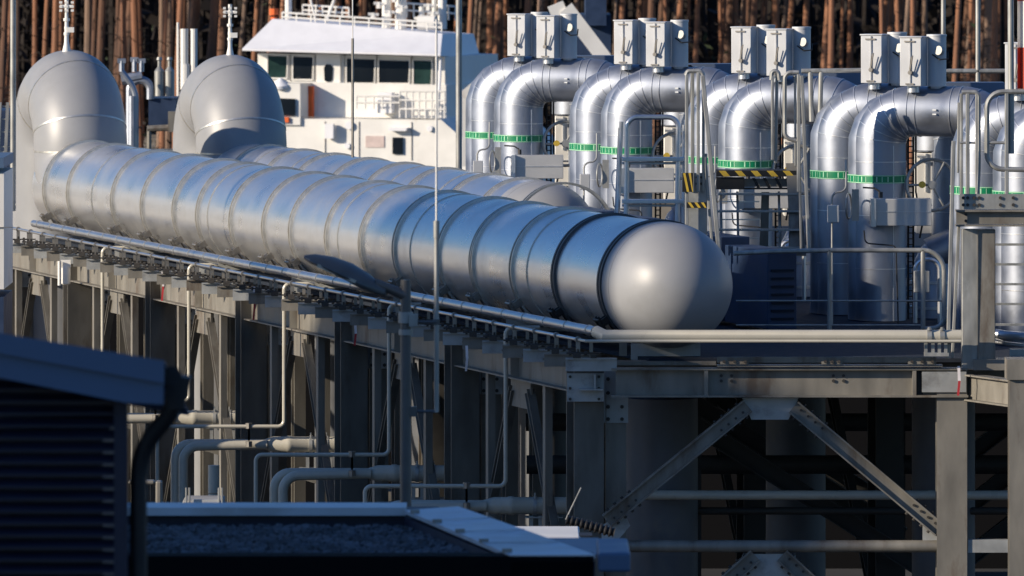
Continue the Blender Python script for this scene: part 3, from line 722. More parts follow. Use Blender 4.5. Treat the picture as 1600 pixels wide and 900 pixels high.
for px in (1175,1192,1210,1228): m.prism([P(px,278,YS+.05),P(px+5,278,YS+.05),P(px+13,294,YS+.05),P(px+8,294,YS+.05)],(0,.02,0))
m.span(P(1119,296,YS),P(1244,293,YS+.05)); m.build('kick_board',[M['hblack'],M['steel']],t,smooth=False)
for i,y in enumerate((301,328,357,385)):
    m=MB(); m.span(P(1122-i*2,y+4,YS-.15-.16*i),P(1246+i*2,y,YS+.06-.16*i)); m.build('tread',M['galv'],t,smooth=False,bevel=.004)
m=MB(); m.prism([P(1228,255,YS+.05),P(1245,255,YS+.05),P(1260,400,YS-.5),P(1236,400,YS-.5)],(0,.03,0)); m.build('stringer',M['steel'],t,smooth=False)
m=MB(); m.prism([P(1190,300,YS+.2),P(1202,300,YS+.2),P(1200,400,YS+.2),P(1186,400,YS+.2)],(0,.03,0)); m.build('stringer',M['steel'],t,smooth=False)
for i,px in enumerate((1126,1152,1217,1233)):
    m=MB(); m.bar(P(px,300,YS+.1),P(px+2,402,YS-.3),.035,.05,(0,1,0)); m.build('stair_post',M['galv'],t,smooth=False)
for i,y in enumerate((314,342,371)):
    m=MB(); m.span(P(1124,y+2,YS+.12),P(1186,y,YS+.16)); m.build('lattice_bar',M['alu'],t,smooth=False)
YS2=107.0
t=bars('stair_handrail',[(1207,118,1207,250,.04,0),(1214,112,1212,255,.045,.05),(1248,116,1248,300,.05,0),(1253,118,1264,395,.05,-.1),(1242,118,1243,260,.03,.1),(1249,240,1252,395,.035,.1)],YS2,'tall galvanised handrail posts and hoop right of the yellow and black stair','railing')
m=MB(); m.tube(fillet([P(1248,113,YS2),P(1226,113,YS2),P(1226,215,YS2),P(1244,220,YS2)],.2),.03,8); m.build('hoop',M['galv'],t)
m=MB(); m.tube(fillet([P(1205,125,YS2),P(1206,111,YS2),P(1216,111,YS2),P(1218,125,YS2)],.08),.03,8); m.build('top_bend',M['galv'],t)
# rear rails with poles
rail('rear_guard_rail',[[(1252,111),(1346,110)],[(1266,111),(1268,190)],[(1283,111),(1281,190)]],109.8,.035,M['galv'],'rear guard rail behind the fourth pair of pipe loops')
rail('rear_guard_rail',[[(1475,111),(1575,111)],[.035,(1528,-60),(1528,145)],[.035,(1474,-60),(1474,130)]],112.0,.035,M['galv'],'rear guard rail with two tall poles above the rightmost pipe loops')
# right tower of posts on the high beam
t=thing('right_access_tower',P(1527,577,100.5),'heavy galvanised double column with a cross beam and ladder rungs at the right edge','tower')
YT=98.9
m=MB(); m.span(P(1503,578,YT),P(1527,357,YT+.2)); m.build('column',M['galv'],t,smooth=False,bevel=.01,label='left leaf of the column, mottled with bright zinc patches')
m=MB(); m.span(P(1528,566,YT-.06),P(1553,357,YT+.25)); m.build('column',M['steel'],t,smooth=False,bevel=.01)
m=MB(); m.span(P(1494,350,YT-.08),P(1640,331,YT-.06)); m.span(P(1494,331,YT-.16),P(1640,327,YT+.1)); m.span(P(1494,354,YT-.16),P(1640,350,YT+.1)); m.mi=1
for py in (329+6,345): m.bolt(P(1509,py,YT-.08),(0,-1,0),.02,.02)
m.build('cross_beam',[M['steel'],M['bolt']],t,smooth=False)
m=MB(); m.span(P(1500,327,YT-.1),P(1640,303,YT-.08)); m.mi=1
for px in (1505,1512,1522,1530,1563,1583): 
    for py in (309,320): m.bolt(P(px,py,YT-.1),(0,-1,0),.022,.02)
m.build('toe_plate',[M['galv'],M['bolt']],t,smooth=False)
for y in (382,413,444,475,507):
    m=MB(); m.span(P(1548,y+2,YT+.6),P(1640,y-2,YT+.65)); m.build('rung',M['galv'],t,smooth=False)
t=bars('tower_handrail',[(1502,146,1502,325,.04,.1),(1512,146,1512,325,.05,0),(1498,160,1497,270,.03,.3),(1527,146,1527,300,.05,0),(1573,142,1573,325,.05,0),(1490,220,1481,560,.05,-.2),(1499,330,1488,560,.04,.1)],YT,'galvanised handrail posts and rounded hoops standing on the right tower','railing')
m=MB(); m.tube(fillet([P(1503,144,YT),P(1529,144,YT),P(1529,262,YT),P(1526,325,YT)],.06),.03,8); m.build('hoop',M['galv'],t)
m=MB(); m.tube(fillet([P(1650,142,YT),P(1542,144,YT),P(1542,264,YT),P(1650,266,YT)],.2),.033,8); m.build('hoop',M['galv'],t)
m=MB(); m.tube([P(1542,223,YT),P(1573,223,YT)],.02,8); m.tube([P(1500,223,YT),P(1529,223,YT)],.015,8); m.build('rail_bar',M['galv'],t)
m=MB(); m.cyl(P(1579,-80,YT+.05),P(1580,240,YT+.05),.04,12); single(m,'lamp_pole',M['galv'],'thin upright pole at the right edge beside the red and white flag','pole')
# flag-like windsock
t=thing('wind_flag',P(1592,140,YT+.3),'hanging red and white striped flag at the upper right edge','flag')
for i,(a,b,mm) in enumerate(((-60,2,'red'),(2,75,'white'),(75,140,'red'))):
    m=MB(); n=8; 
    base=[(1590+40*j/n, math.sin(j*1.3)*.05) for j in range(n+1)]
    m.prism([Vector((ux(x,YT+.3),YT+.3+dy,uz(a,YT))) for x,dy in base]+[Vector((ux(x,YT+.3),YT+.32+dy,uz(a,YT))) for x,dy in base[::-1]],(0,0,uz(b,YT)-uz(a,YT)))
    m.build('flag_stripe',M[mm],t,smooth=False)

# conduit at the far right
t=thing('short_conduit',P(1580,525,99.2),'short bright conduit piece right of the double column','conduit')
m=MB(); m.tube([P(1556,522,99.4),P(1572,525,99.3),P(1640,530,99.0)],.07,16); m.tube([P(1550,534,99.4),P(1640,544,99.1)],.022,10); m.build('conduit',M['zinc'],t)
m=MB(); m.span(P(1578,562,99.2),P(1612,545,99.3)); m.box(P(1600,560,99),(.3,.2,.05)); m.build('clamp_post',M['galv'],t,smooth=False)

# ------------------------------------------------------------------ drip lines and reducer pipes hung beside the rack
first=None
for k in range(5):
    Y=102.05+5.62*k; X=on_row(356174,Y)
    zt_=ZC-5.885+.0; zb_=ZC-7.99
    if first is None:
        t=thing('drain_tube',(X,Y,zb_),'x','drain tube','thin drain tubes hanging from the bracket row')
        pts=fillet([(X+.45,Y,zt_),(X,Y,zt_),(X,Y,zb_),(X-1.87,Y,zb_),(X-1.87,Y,1)],.09,5); m=MB(); m.tube(pts,.028,10); m.build('tube',M['beige'],t)
        m=MB()
        for q in (0,1):
            m.box((X-.52,Y+.02,zb_-.02-.06),(.03,.04,.26)); 
        m.cyl((X-.52,Y,zb_-.03),(X-.52,Y,zb_+.05),.05,8); m.cyl((X-.52,Y,zb_-.30),(X-.52,Y,zb_-.22),.05,8); m.build('hanger',M['clamp'],t)
        t2=thing('reducer_pipe',(X,Y,zb_-.3),'x','pipe','beige reducer pipes beside the support frame')
        z=ZC-8.27; xr=X+.84; A=Vector((xr,Y+.25,z)); dl=Vector((-1,0,0))
        m=MB(); m.lathe(A,dl,[(0,.115),(.72,.115),(.74,.125),(.80,.125),(.82,.115),(1.0,.115),(1.14,.075)],20)
        m.tube(fillet([A+dl*1.14,A+dl*2.45,A+dl*2.45-Vector((0,0,6))],.22,8),.075,16); m.build('pipe',M['beige'],t2)
        m=MB(); B=A+Vector((0,-.18,0)); m.tube(fillet([B+dl*1.1+Vector((0,.1,0)),B+dl*2.33+Vector((0,0,-.02)),B+dl*2.33-Vector((0,0,6))],.22,8),.07,16); m.build('parallel_pipe',M['beige'],t2)
        m=MB()
        for d in (.22,.45): m.ring(A+dl*d,(1,0,0),.115,.012,.05,20); m.cyl(A+dl*d+Vector((0,-.1,.1)),A+dl*d+Vector((0,-.1,.18)),.012,6)
        for d in (.16,.27,.38,.50): m.box(A+dl*d+Vector((0,0,-.24)),(.05,.14,.22))
        m.box(A+dl*.33+Vector((0,0,-.15)),(.5,.2,.02)); m.box(A+dl*.33+Vector((0,0,-.36)),(.6,.24,.03)); m.build('pipe_shoe',M['galv'],t2)
        m=MB(); m.prism([A+dl*-.05+Vector((0,.1,-.40)),A+dl*.85+Vector((0,.1,-.40)),A+dl*.85+Vector((0,.1,-.45)),A+dl*-.05+Vector((0,.1,-.72))],(0,.04,0)); m.build('bracket_arm',M['steel'],t2,smooth=False)
        first=(t,t2,Vector((X,Y,0)))
    else:
        d=Vector((X,Y,0))-first[2]
        t=copy_tree(first[0]); t.location=first[0].location+d
        t2=copy_tree(first[1]); t2.location=first[1].location+d
    wd=['rightmost','fourth from the left','third from the left','second from the left','leftmost'][k]
    t['label']='thin hanging drain tube, %s of the five below the bracket row'%wd
    t2['label']='beige pipe with a wider reducer, %s of the five beside the rack'%wd
# hanging tape
for (px,y0,y1,Y,mm,lb) in ((100,400,440,127,'tape','leftmost'),(254,425,470,121,'red2','second from the left'),(397,448,500,115,'red2','third from the left'),(555,503,540,109.5,'red2','fourth from the left'),(729,540,580,103.5,'tape','fifth from the left'),(1498,572,618,98.7,'red2','rightmost, beside the front column')):
    m=MB(); m.mi=0; m.bar(P(px,y0,Y),P(px+1,(y0+y1)/2,Y-.02),.035,.01,(0,1,0)); m.mi=1; m.bar(P(px+1,(y0+y1)/2,Y-.02),P(px-1,y1,Y),.03,.01,(0,1,0))
    single(m,'hanging_tape',[M['tape'],M[mm]],'narrow hanging tie strip, %s'%lb,'tape','loose tie strips hanging from the frame',smooth=False)
# white lamp like device at the far column
m=MB(); c=P(103,425,126.4); m.lathe(P(103,445,126.4),(0,0,1),[(0,.05),(.02,.075),(.30,.075),(.34,.05)],12); m.box(P(103,412,126.4),(.16,.1,.12)); m.cyl(P(93,446,126.3),P(93,408,126.3),.03,8)
single(m,'signal_beacon',M['white'],'small white beacon fixed to the leftmost column of the rack','beacon')

# ------------------------------------------------------------------ yard objects behind the roof edge
t=thing('cable_cabinet',P(318,800,92),'pale grey low cabinet with pairs of thin rods behind the gravel roof','cabinet')
m=MB(); m.span(P(285,870,92),P(352,774,92.8)); m.build('cabinet_body',M['concrete'],t,bevel=.02)
m=MB(); m.span(P(300,800,91.95),P(343,780,91.99)); m.build('front_panel',M['box'],t,smooth=False)
for px in (291,296,342,347):
    m=MB(); m.cyl(P(px,810,91.9),P(px,762,91.9),.012,6); m.build('rod',M['galv'],t)
t=thing('arched_frame',P(240,800,88),'dark arched steel frame left of the grey cabinet','frame')
m=MB(); m.span(P(243,840,88),P(254,750,88.2)); m.span(P(200,757,88),P(243,749,88.2)); m.build('arch',M['steel'],t,smooth=False,bevel=.02)
t=thing('round_bollard',P(334,770,100),'short round post with a sunlit top behind the grey cabinet','bollard')
m=MB(); m.cyl((P(334,770,108)).xyz*1,P(334,727,108),.08,16); m.cyl(P(334,900,108),P(334,771,108),.08,16); m.build('post',M['beige'],t)
t=thing('pale_container',P(850,835,85),'pale flat crate lid behind the tilted parapet cap','crate')
m=MB(); m.span(P(800,860,84),P(905,822,86)); m.build('lid',M['white'],t,smooth=False,bevel=.02)
m=MB(); m.span(P(905,838,84.2),P(925,832,84.6)); m.build('black_handle',M['black'],t,smooth=False)
t=thing('corrugated_hose',P(915,825,88),'black ribbed hose beside the foot of the front column','hose')
m=MB(); a=P(885,812,88); b=P(960,832,88); pts=[a.lerp(b,i/40) for i in range(41)]; m.tube(pts,1,10,True,[.045+.02*(i%4<2) for i in range(41)]); m.build('hose',M['black'],t)
m=MB(); m.cyl(P(884,812,88),P(908,762,88),.008,6); single(m,'thin_rod',M['galv'],'thin slanting rod beside the ribbed hose','rod')

# ------------------------------------------------------------------ street lamp, lightning rod, thin poles
YSL=70.0
t=thing('street_lamp',P(634,800,YSL),'dark street lamp with a flat angled head in front of the nearer pipeline','street lamp')
m=MB(); m.lathe((ux(634,YSL),YSL,0),(0,0,1),[(0,.07),(uz(437,YSL)-.06,.047),(uz(437,YSL),.045)],20); m.build('pole',M['lamp'],t)
m=MB(); m.tube([P(634,462,YSL),P(610,452,YSL-.02),P(585,442,YSL-.05)],1,14,True,[.05,.045,.04]); m.build('arm',M['lamp'],t)
m=MB(); 
sec=[(476,398,.02,.02),(490,401,.10,.045),(515,408,.16,.06),(545,421,.17,.075),(570,436,.13,.08),(590,447,.07,.06),(604,453,.04,.04)]
pts=[]
n=14
base=len(m.v); rings=[]
for (px,py,hw,hh) in sec:
    c=P(px,py+4,YSL-.05); ring=[]
    for k in range(n):
        a=2*math.pi*k/n; zz=math.sin(a)*hh
        if zz<0: zz*=.9
        ring.append(c+Vector((math.cos(a)*hw*.35,math.cos(a)*hw,zz-math.cos(a)*hw*-.12)))
    rings.append(ring); m.v+=ring
for i in range(len(sec)-1):
    for k in range(n):
        k2=(k+1)%n; m.f.append([base+i*n+k,base+i*n+k2,base+(i+1)*n+k2,base+(i+1)*n+k]); m.m.append(0)
m.f.append([base+k for k in range(n)]); m.m.append(0); m.f.append([base+(len(sec)-1)*n+k for k in range(n)]); m.m.append(0)
m.build('lamp_head',M['lamp'],t)
m=MB(); c0=P(496,414,YSL-.12); c1=P(556,440,YSL-.12); m.bar(c0,c1,.16,.03,(0,0,1)); m.build('lamp_glass',M['beige'],t)
m=MB(); m.ring((ux(634,YSL),YSL,uz(496,YSL)),(0,0,1),.048,.02,.10,20); m.box((ux(646,YSL),YSL-.04,uz(500,YSL)),(.08,.08,.11)); m.ring((ux(634,YSL),YSL,uz(519,YSL)),(0,0,1),.048,.016,.05,20); m.build('pole_collar',M['galv'],t)
t=thing('lightning_rod',P(682,644,YSL),'tall thin lightning rod held on stand-off arms beside the street lamp','lightning rod')
m=MB(); m.cyl(P(682,644,YSL),P(682,345,YSL),.022,12); m.cyl(P(682,372,YSL),P(682,345,YSL),.028,12); m.build('lower_tube',M['galv'],t)
m=MB(); m.cyl(P(682,346,YSL),P(682,30,YSL),.010,8); m.build('upper_rod',M['white'],t)
m=MB(); m.cyl(P(640,643,YSL),P(682,643,YSL),.015,8); m.cyl(P(645,503,YSL-.03),P(682,503,YSL-.03),.013,8); m.box(P(645,643,YSL),(.07,.07,.09)); m.box(P(682,503,YSL),(.06,.06,.05)); m.build('standoff_arm',M['lamp'],t)
def pole(px,y0,y1,Y,r,mt,label,name='pole',r2=None):
    m=MB(); m.cyl(P(px,y1,Y),P(px,y0,Y),r,12,r2); return single(m,name,mt,label,'pole')
pole(20.5,-90,330,118,.045,M['galv'],'slim galvanised pole left of the leftmost pipe bend')
pole(717,-90,268,135,.055,M['galv'],'slim galvanised pole right of the ship','pole')
m=MB(); m.cyl(P(551,246,114),P(551,60,114),.02,8); m.mi=1; m.cyl(P(551,60,114),P(551,-60,114),.009,6)
single(m,'aerial_rod',[M['clamp'],M['white']],'thin aerial rod standing in front of the ship windows','rod')

# ------------------------------------------------------------------ foreground buildings
t=thing('louvred_shed',P(100,900,45),'dark navy shed with horizontal louvres in the lower left corner','shed')
YB=45.0
m=MB(); m.span(P(-250,1400,YB+.05),P(200,631,YB+3)); m.prism([P(x,y,YB+.05) for x,y in [(-200,551),(190,626),(190,640),(-200,640)]],(0,.5,0)); m.build('wall',M['navy'],t,smooth=False)
i=0
for py in range(596,1000,19):
    m=MB(); a=P(-240,py,YB); b=P(178,py+14,YB)
    m.prism([Vector((a.x,YB+.04,a.z)),Vector((a.x,YB-.03,b.z+.012)),Vector((a.x,YB-.03,b.z)),Vector((a.x,YB+.04,b.z))],(b.x-a.x,0,0)); m.build('louvre',M['navy'],t,smooth=False)
m=MB(); m.span(P(178,1400,YB-.04),P(200,626,YB+.05)); m.build('corner_post',M['navy'],t,smooth=False)
def slab(m,pts,Y0,Y1): m.prism([P(x,y,Y0) for x,y in pts],(0,Y1-Y0,0))
m=MB(); slab(m,[(-200,491.5),(255,568),(255,632),(196,629),(-200,551)],YB-.32,YB-.28); m.build('fascia',M['fascia'],t,smooth=False)
m=MB(); slab(m,[(-200,489),(-200,516),(256,599),(256,566)],YB-.36,YB-.322); m.build('verge_strip',M['fascia'],t,smooth=False)
m=MB(); m.prism([P(x,y,YB-.36) for x,y in [(-200,486.5),(257,563.5),(257,566),(-200,489)]],(0,3.5,-.55));  m.build('roof',M['fascia'],t,smooth=False)
m=MB(); slab(m,[(257,586),(298,591),(286,640),(262,640)],YB-.1,YB+.12); m.tube([P(268,588,YB-.1),P(268,600,YB+3)],.06,12); g=m.build('gutter',M['black'],t)
m=MB(); m.tube(fillet([P(274,590,YB),P(272,640,YB),P(216,705,YB+.1),P(216,1100,YB+.1)],.2,6),.052,14); m.build('downpipe',M['black'],t)

t=thing('gravel_roof_building',P(560,900,60),'low flat roofed building with dark gravel and pale metal parapet caps in the foreground','building')
zg=ZC-5.22
m=MB(); m.span(P(140,1300,58.2),Vector((.62,58.5,uz(869,58.2)))); m.build('front_wall',M['bitumen'],t,smooth=False)
m=MB(); m.prism([Vector((-4.6,58.2,zg-.3)),Vector((.0,58.2,zg-.3)),Vector((-.85,62.4,zg-.3)),Vector((-4.6,62.4,zg-.3))],(0,0,.28)); m.build('roof_slab',M['bitumen'],t,smooth=False)
ztp=ZC-5.06
m=MB(); m.span((-4.6,62.42,0),(-.60,62.75,ztp-.02)); m.build('rear_parapet',M['navy'],t,smooth=False)
m=MB(); m.span((-4.6,62.33,ztp-.02),(-.86,62.85,ztp+.005)); m.span((-4.6,62.33,ztp-.06),(-.86,62.345,ztp-.02)); m.build('rear_cap',M['capsheet'],t,smooth=False)
# side parapet with sloping-in cap
a0=P(632,797,62.3); a1=P(797,867,58.2); b0=P(716,791,62.3); b1=P(930,866.5,58.2)
m=MB(); m.prism([Vector((a0.x,a0.y,0)),Vector((a1.x,a1.y,0)),Vector((b1.x,b1.y,0)),Vector((b0.x,b0.y,0))],(0,0,min(a1.z,b1.z)-.05)); m.build('side_parapet',M['navy'],t,smooth=False)
m=MB(); m._add([a0,a1,b1,b0]+[p-Vector((0,0,.03)) for p in (a0,a1,b1,b0)],[(0,1,2,3),(7,6,5,4),(0,4,5,1),(1,5,6,2),(2,6,7,3),(3,7,4,0)])
for f in (.25,.5,.75): 
    pa=a0.lerp(a1,f); pb=b0.lerp(b1,f); m.bar(pa+Vector((0,0,.004)),pb+Vector((0,0,.004)),.018,.006)
m.build('side_cap',M['capsheet'],t,smooth=False)
m=MB()
for f in (.08,.3,.52,.74,.95): pa=a0.lerp(a1,f); m.box(pa+Vector((.02,0,.015)),(.07,.03,.03),R(20)); 
m.build('cap_clips',M['clamp'],t,smooth=False)
m=MB(); m.span(P(850,866,59.5),P(935,843,61)); m.build('eaves_trim',M['fascia'],t,smooth=False)
m=MB(); m.span(P(935,894,58.1),P(981,841,59.4)); m.build('corner_box',M['fascia'],t,smooth=False,bevel=.02)
# gravel: loose stones
def stones(n,x0,x1,y0,y1,z):
    m=MB(); rnd=random.Random(3)
    for i in range(n):
        Y=rnd.uniform(y0,y1); X=rnd.uniform(x0,x1)
        if X>-.0-(Y-58.2)*.2-.02: continue
        r=rnd.uniform(.02,.045); c=Vector((X,Y,z+rnd.uniform(0,.02))); a=rnd.uniform(0,6.3)
        vs=[c+Vector((math.cos(a+k*2.09)*r,math.sin(a+k*2.09)*r,-r*.3+rnd.uniform(-.3,.3)*r)) for k in range(3)]+[c+Vector((math.cos(a+1+k*2.09)*r*.7,math.sin(a+1+k*2.09)*r*.7,r*.6*rnd.uniform(.5,1.4))) for k in range(3)]
        m._add(vs,[(0,2,1),(3,4,5),(0,1,3),(1,4,3),(1,2,4),(2,5,4),(2,0,5),(0,3,5)])
    return m
m=stones(9000,-4.5,0,58.25,62.3,zg); m.build('gravel',M['gravel'],t,smooth=False)
t.children[-1]['kind']='stuff'

# white building at the left edge
t=thing('white_plant_building',P(5,500,112),'white building with a navy base cut by the left edge','building')
m=MB(); m.span(P(-60,452,112),P(20,262,114)); m.build('wall',M['white'],t,smooth=False)
m=MB(); m.span(P(-60,900,112.02),P(19.5,453,114)); m.build('base_wall',M['bluecont'],t,smooth=False)
m=MB(); m.span(P(-60,262,111.9),P(21,238,114.1)); m.build('roof_edge',M['fascia'],t,smooth=False)
m=MB(); m.span(P(-60,355.8,111.98),P(20,354.6,112)); m.build('panel_joint',M['clamp'],t,smooth=False)

# blurred plant between the bends
YP=170
t=thing('distant_pump_skid',P(240,300,YP),'distant blurred skid with silver pipes and dark blue tank between the two pipe bends','machinery')
m=MB(); m.span(P(232,205,YP),P(281,150,YP+2)); m.build('tank_box',M['bluecont'],t,smooth=False)
m=MB(); 
m.tube(fillet([P(203,300,YP),P(203,125,YP),P(235,125,YP),P(235,155,YP)],.3),.09,10); m.tube(fillet([P(212,260,YP-.5),P(212,140,YP-.5),P(190,112,YP-.5)],.3),.07,10)
for px,y0 in ((190,95),(210,93),(221,95)): m.cyl(P(px,112,YP),P(px,y0,YP),.06,8); m.box(P(px,y0,YP),(.18,.1,.1))
m.cyl(P(190,125,YP),P(222,119,YP),.12,10); m.cyl(P(207,300,YP-1),P(207,150,YP-1),.09,10)
m.build('silver_pipework',M['valveclad'],t)
for px in (249,265):
    m=MB(); m.lathe(P(px,150,YP),(0,0,1),[(0,.11),(.55,.11),(.65,.04),(.78,.04),(.80,.07),(.86,.05)],14); m.build('gas_bottle',M['galv'],t)
m=MB(); m.cyl(P(230,201,YP-1),P(276,199,YP-1),.07,8); m.cyl(P(233,235,YP-1),P(233,200,YP-1),.05,8); m.box(P(270,190,YP-1),(.2,.2,.45)); m.span(P(205,320,YP),P(280,232,YP+1)); m.build('base_frame',M['steel'],t,smooth=False)
for i,(px,y0,y1) in enumerate(((278,35,150),(288,45,100),(303,45,100),(290,100,140))):
    m=MB(); m.cyl(P(px,y1+40,YP+6),P(px,y0,YP+6),[.03,.09,.08,.1][i],10); m.build('stack_pipe',M['white'],t)
t=thing('distant_site_fence',P(8,210,150),'distant grey steel frame left of the leftmost bend','frame')
m=MB(); m.span(P(-40,240,150),P(22,236,150.1)); 
for y in (165,185,205,228): m.span(P(-40,y+2,150),P(24,y,150.1))
for x in (-20,-4,8,18): m.bar(P(x,260,150),P(x+4,160,150),.06,.06)
m.build('frame_bars',M['galv'],t,smooth=False)
m=MB(); m.span(P(-40,330,151),P(40,168,153)); m.build('dark_tank',M['bluecont'],t,smooth=False)

# ------------------------------------------------------------------ ship
YW=262.0
t=thing('tug_boat',P(550,300,YW)*1,'white tug boat with a wide wheelhouse moored in front of the pine trees','tug boat')
def S(px,py,dy=0): return P(px,py,YW+dy)
def sl(m,pts,d0,d1):
    # px,py list swept in depth; the hull is slightly turned
    m.prism([S(x,y,d0) for x,y in pts],(.12*(d1-d0),d1-d0,0))
m=MB(); sl(m,[(397,132),(397,84),(700,88),(700,140)],0,5); m.build('wheelhouse',M['white'],t,smooth=False)
m=MB(); sl(m,[(445,250),(445,128),(705,132),(705,250)],-.3,6); m.build('superstructure',M['white'],t,smooth=False)
m=MB(); sl(m,[(300,420),(300,188),(705,184),(760,230),(760,420)],-1.2,7); m.build('hull',M['white'],t,smooth=False)
m=MB(); f0=-.9
A=[S(382,77,f0),S(703,84,f0),S(690,52,.5),S(415,30,.5)]
m._add(A+[S(382,80,f0),S(703,87,f0),S(700,88,5),S(400,82,5),S(690,52,5),S(415,30,5)],[(0,1,2,3),(4,5,1,0),(4,7,6,5),(1,5,6,8,2),(0,3,9,7,4),(3,2,8,9)]); m.build('roof',M['roofwhite'],t,smooth=False)
for (x0,x1,y0,y1) in ((414,445,88,122),(455,487,89,124),(542,587,92,129),(594,643,94,129),(650,679,94,131)):
    m=MB(); sl(m,[(x0,y1),(x0,y0),(x1,y0+1),(x1-3,y1)],-.04,-.01); w_=m.build('window',M['cabin'] if x0 in (414,650) else M['glass'],t,smooth=False)
    m=MB(); 
    sl(m,[(x0-2,y1+2),(x0-2,y0-2),(x0,y0-2),(x0,y1+2)],-.07,-.0); sl(m,[(x1,y1+2),(x1,y0-2),(x1+2,y0-2),(x1+1,y1+2)],-.07,0); sl(m,[(x0-2,y1+2),(x0-2,y1),(x1,y1),(x1,y1+2)],-.08,-.01); m.build('window_frame',M['white'],w_,smooth=False)
m=MB(); sl(m,[(493,142),(493,84),(532,85),(532,142)],-.10,-.0); d=m.build('door',M['white'],t,smooth=False)
m=MB(); m.cyl(S(513,114,-.14),S(513,114,-.10),.01,6); sl(m,[(507,126),(506,106),(509,101),(517,101),(520,106),(519,126),(516,128),(510,128)],-.14,-.11); m.build('door_window',M['glass'],d,smooth=False)
m=MB(); sl(m,[(441,181),(441,154),(473,155),(473,181)],-1.4,-1.32); m.build('window',M['glass'],t,smooth=False,label='dark square window in the low deckhouse')
m=MB(); sl(m,[(430,196),(430,130),(481,131),(481,196)],-1.3,-.31); m.build('deckhouse',M['white'],t,smooth=False)
m=MB(); sl(m,[(446,192),(446,184),(463,184),(463,192)],-1.4,-1.31); sl(m,[(486,186),(486,150),(492,150),(492,186)],-.6,-.4); m.cyl(S(489,135,-.5),S(489,150,-.5),.12,10); m.build('orange_gear',M['orange'],t,smooth=False)
m=MB(); m.lathe(S(449,136,-1.2),(0,-.3,1),[(-.15,.02),(0,.30),(.1,.3),(.3,.05)],14); m.build('searchlight',M['roofwhite'],t)
m=MB(); sl(m,[(630,240),(630,214),(646,214),(646,240)],-1.28,-1.21); m.build('window',M['glass'],t,smooth=False,label='small dark window low in the hull')
m=MB(); sl(m,[(586,230),(586,212),(616,212),(616,230)],-1.23,-1.21); m.build('faded_sign',mat('faded_pink',(.62,.5,.46),.6),t,smooth=False)
m=MB(); sl(m,[(626,204),(626,199),(656,199),(654,204)],-1.5,-1.2); m.cyl(S(560,196,-1.22),S(560,196,-1.3),.14,14); m.cyl(S(557,228,-1.22),S(557,228,-1.3),.1,12); m.cyl(S(690,200,-1.22),S(690,200,-1.3),.1,12); m.build('hull_fittings',M['roofwhite'],t)
def shiprail(x0,x1,y0,y1,n,dy,slope=0,rows=(0,.5)):
    m=MB()
    for i in range(n+1):
        x=x0+(x1-x0)*i/n; y=slope*(x-x0); m.cyl(S(x,y1+y,dy),S(x,y0+y,dy),.03,6)
    for f in rows: m.cyl(S(x0,y0+(y1-y0)*f,dy),S(x1,y0+(y1-y0)*f+slope*(x1-x0),dy),.035,6)
    return m
shiprail(430,688,20,34,11,.6,.06).build('roof_rail',M['white'],t)
shiprail(640,712,142,184,7,-1.1,0,(0,.33,.66)).build('deck_rail',M['white'],t)
shiprail(570,640,150,170,5,-1.1,0,(0,.5)).build('deck_rail',M['white'],t)
shiprail(445,520,8,24,7,2.2,.06).build('upper_rail',M['white'],t)
shiprail(600,690,4,26,8,2.4,.06).build('upper_rail',M['white'],t)
m=MB()
for x in (538,590,646,683,450,491): sl(m,[(x,131),(x,86),(x+1,86),(x+1,131)],-.05,-.01)
for x in (520,575,660): sl(m,[(x,250),(x,190),(x+.7,190),(x+.7,250)],-1.23,-1.2)
sl(m,[(400,131.5),(400,130.5),(700,134),(700,135)],-.06,-.01); sl(m,[(481,184),(481,183),(705,184),(705,185)],-1.24,-1.2)
m.build('plate_seams',M['clamp'],t,smooth=False)
m=MB(); m.box(S(612,160,-.6),(.5,.4,.7)); m.box(S(530,205,-1.4),(.3,.2,.5)); m.cyl(S(700,184,-1),S(700,90,-.6),.05,6); m.build('deck_gear',M['roofwhite'],t,smooth=False)
m=MB()
for x,y0,r in ((424,-40,.12),(583,-60,.16),(606,-60,.2),(673,-60,.16),(660,-20,.08),(640,10,.1)): m.cyl(S(x,45,2),S(x,y0,2),r,10)
m.cyl(S(485,35,2),S(498,0,2),.05,6); m.cyl(S(470,40,2),S(455,-20,2),.04,6)
for x,y in ((575,5),(592,18),(612,10),(566,22),(600,-5),(662,20),(655,8),(640,28)): m.cyl(S(x-7,y,1.5),S(x+9,y+1,1.6),.05,6); m.box(S(x,y+3,1.6),(.12,.2,.22))
m.cyl(S(668,35,1.5),S(640,35,1.5),.25,10); m.build('masts',M['white'],t)
m=MB(); m.cyl(S(412,14,1),S(412,24,1),.16,10); m.cyl(S(412,27,1),S(412,31,1),.12,10); m.build('red_lantern',M['orange'],t); t.rotation_euler=(0,0,R(-14))
# white boom and blue machine behind the loops
m=MB(); m.bar(P(884,12,230),P(945,92,230),.45,.5,(0,1,0)); m.bar(P(884,12,230),P(860,22,230),.45,.4,(0,1,0)); single(m,'crane_boom',M['white'],'white slanting boom behind the leftmost instrument boxes','crane boom',smooth=False)
m=MB(); m.span(P(845,110,243),P(952,20,247)); m.span(P(915,40,242),P(945,-10,246)); single(m,'blue_harbour_machine',M['bluecont'],'blurred dark blue machine behind the white boom','machine',smooth=False)
m=MB(); m.span(P(722,260,250),P(760,140,253)); m.bar(P(722,150,249.5),P(775,105,249.5),.25,.2,(0,1,0))
single(m,'white_deck_crane',M['white'],'white blurred deck structure between the ship and the leftmost pipe loops','ship part',smooth=False)

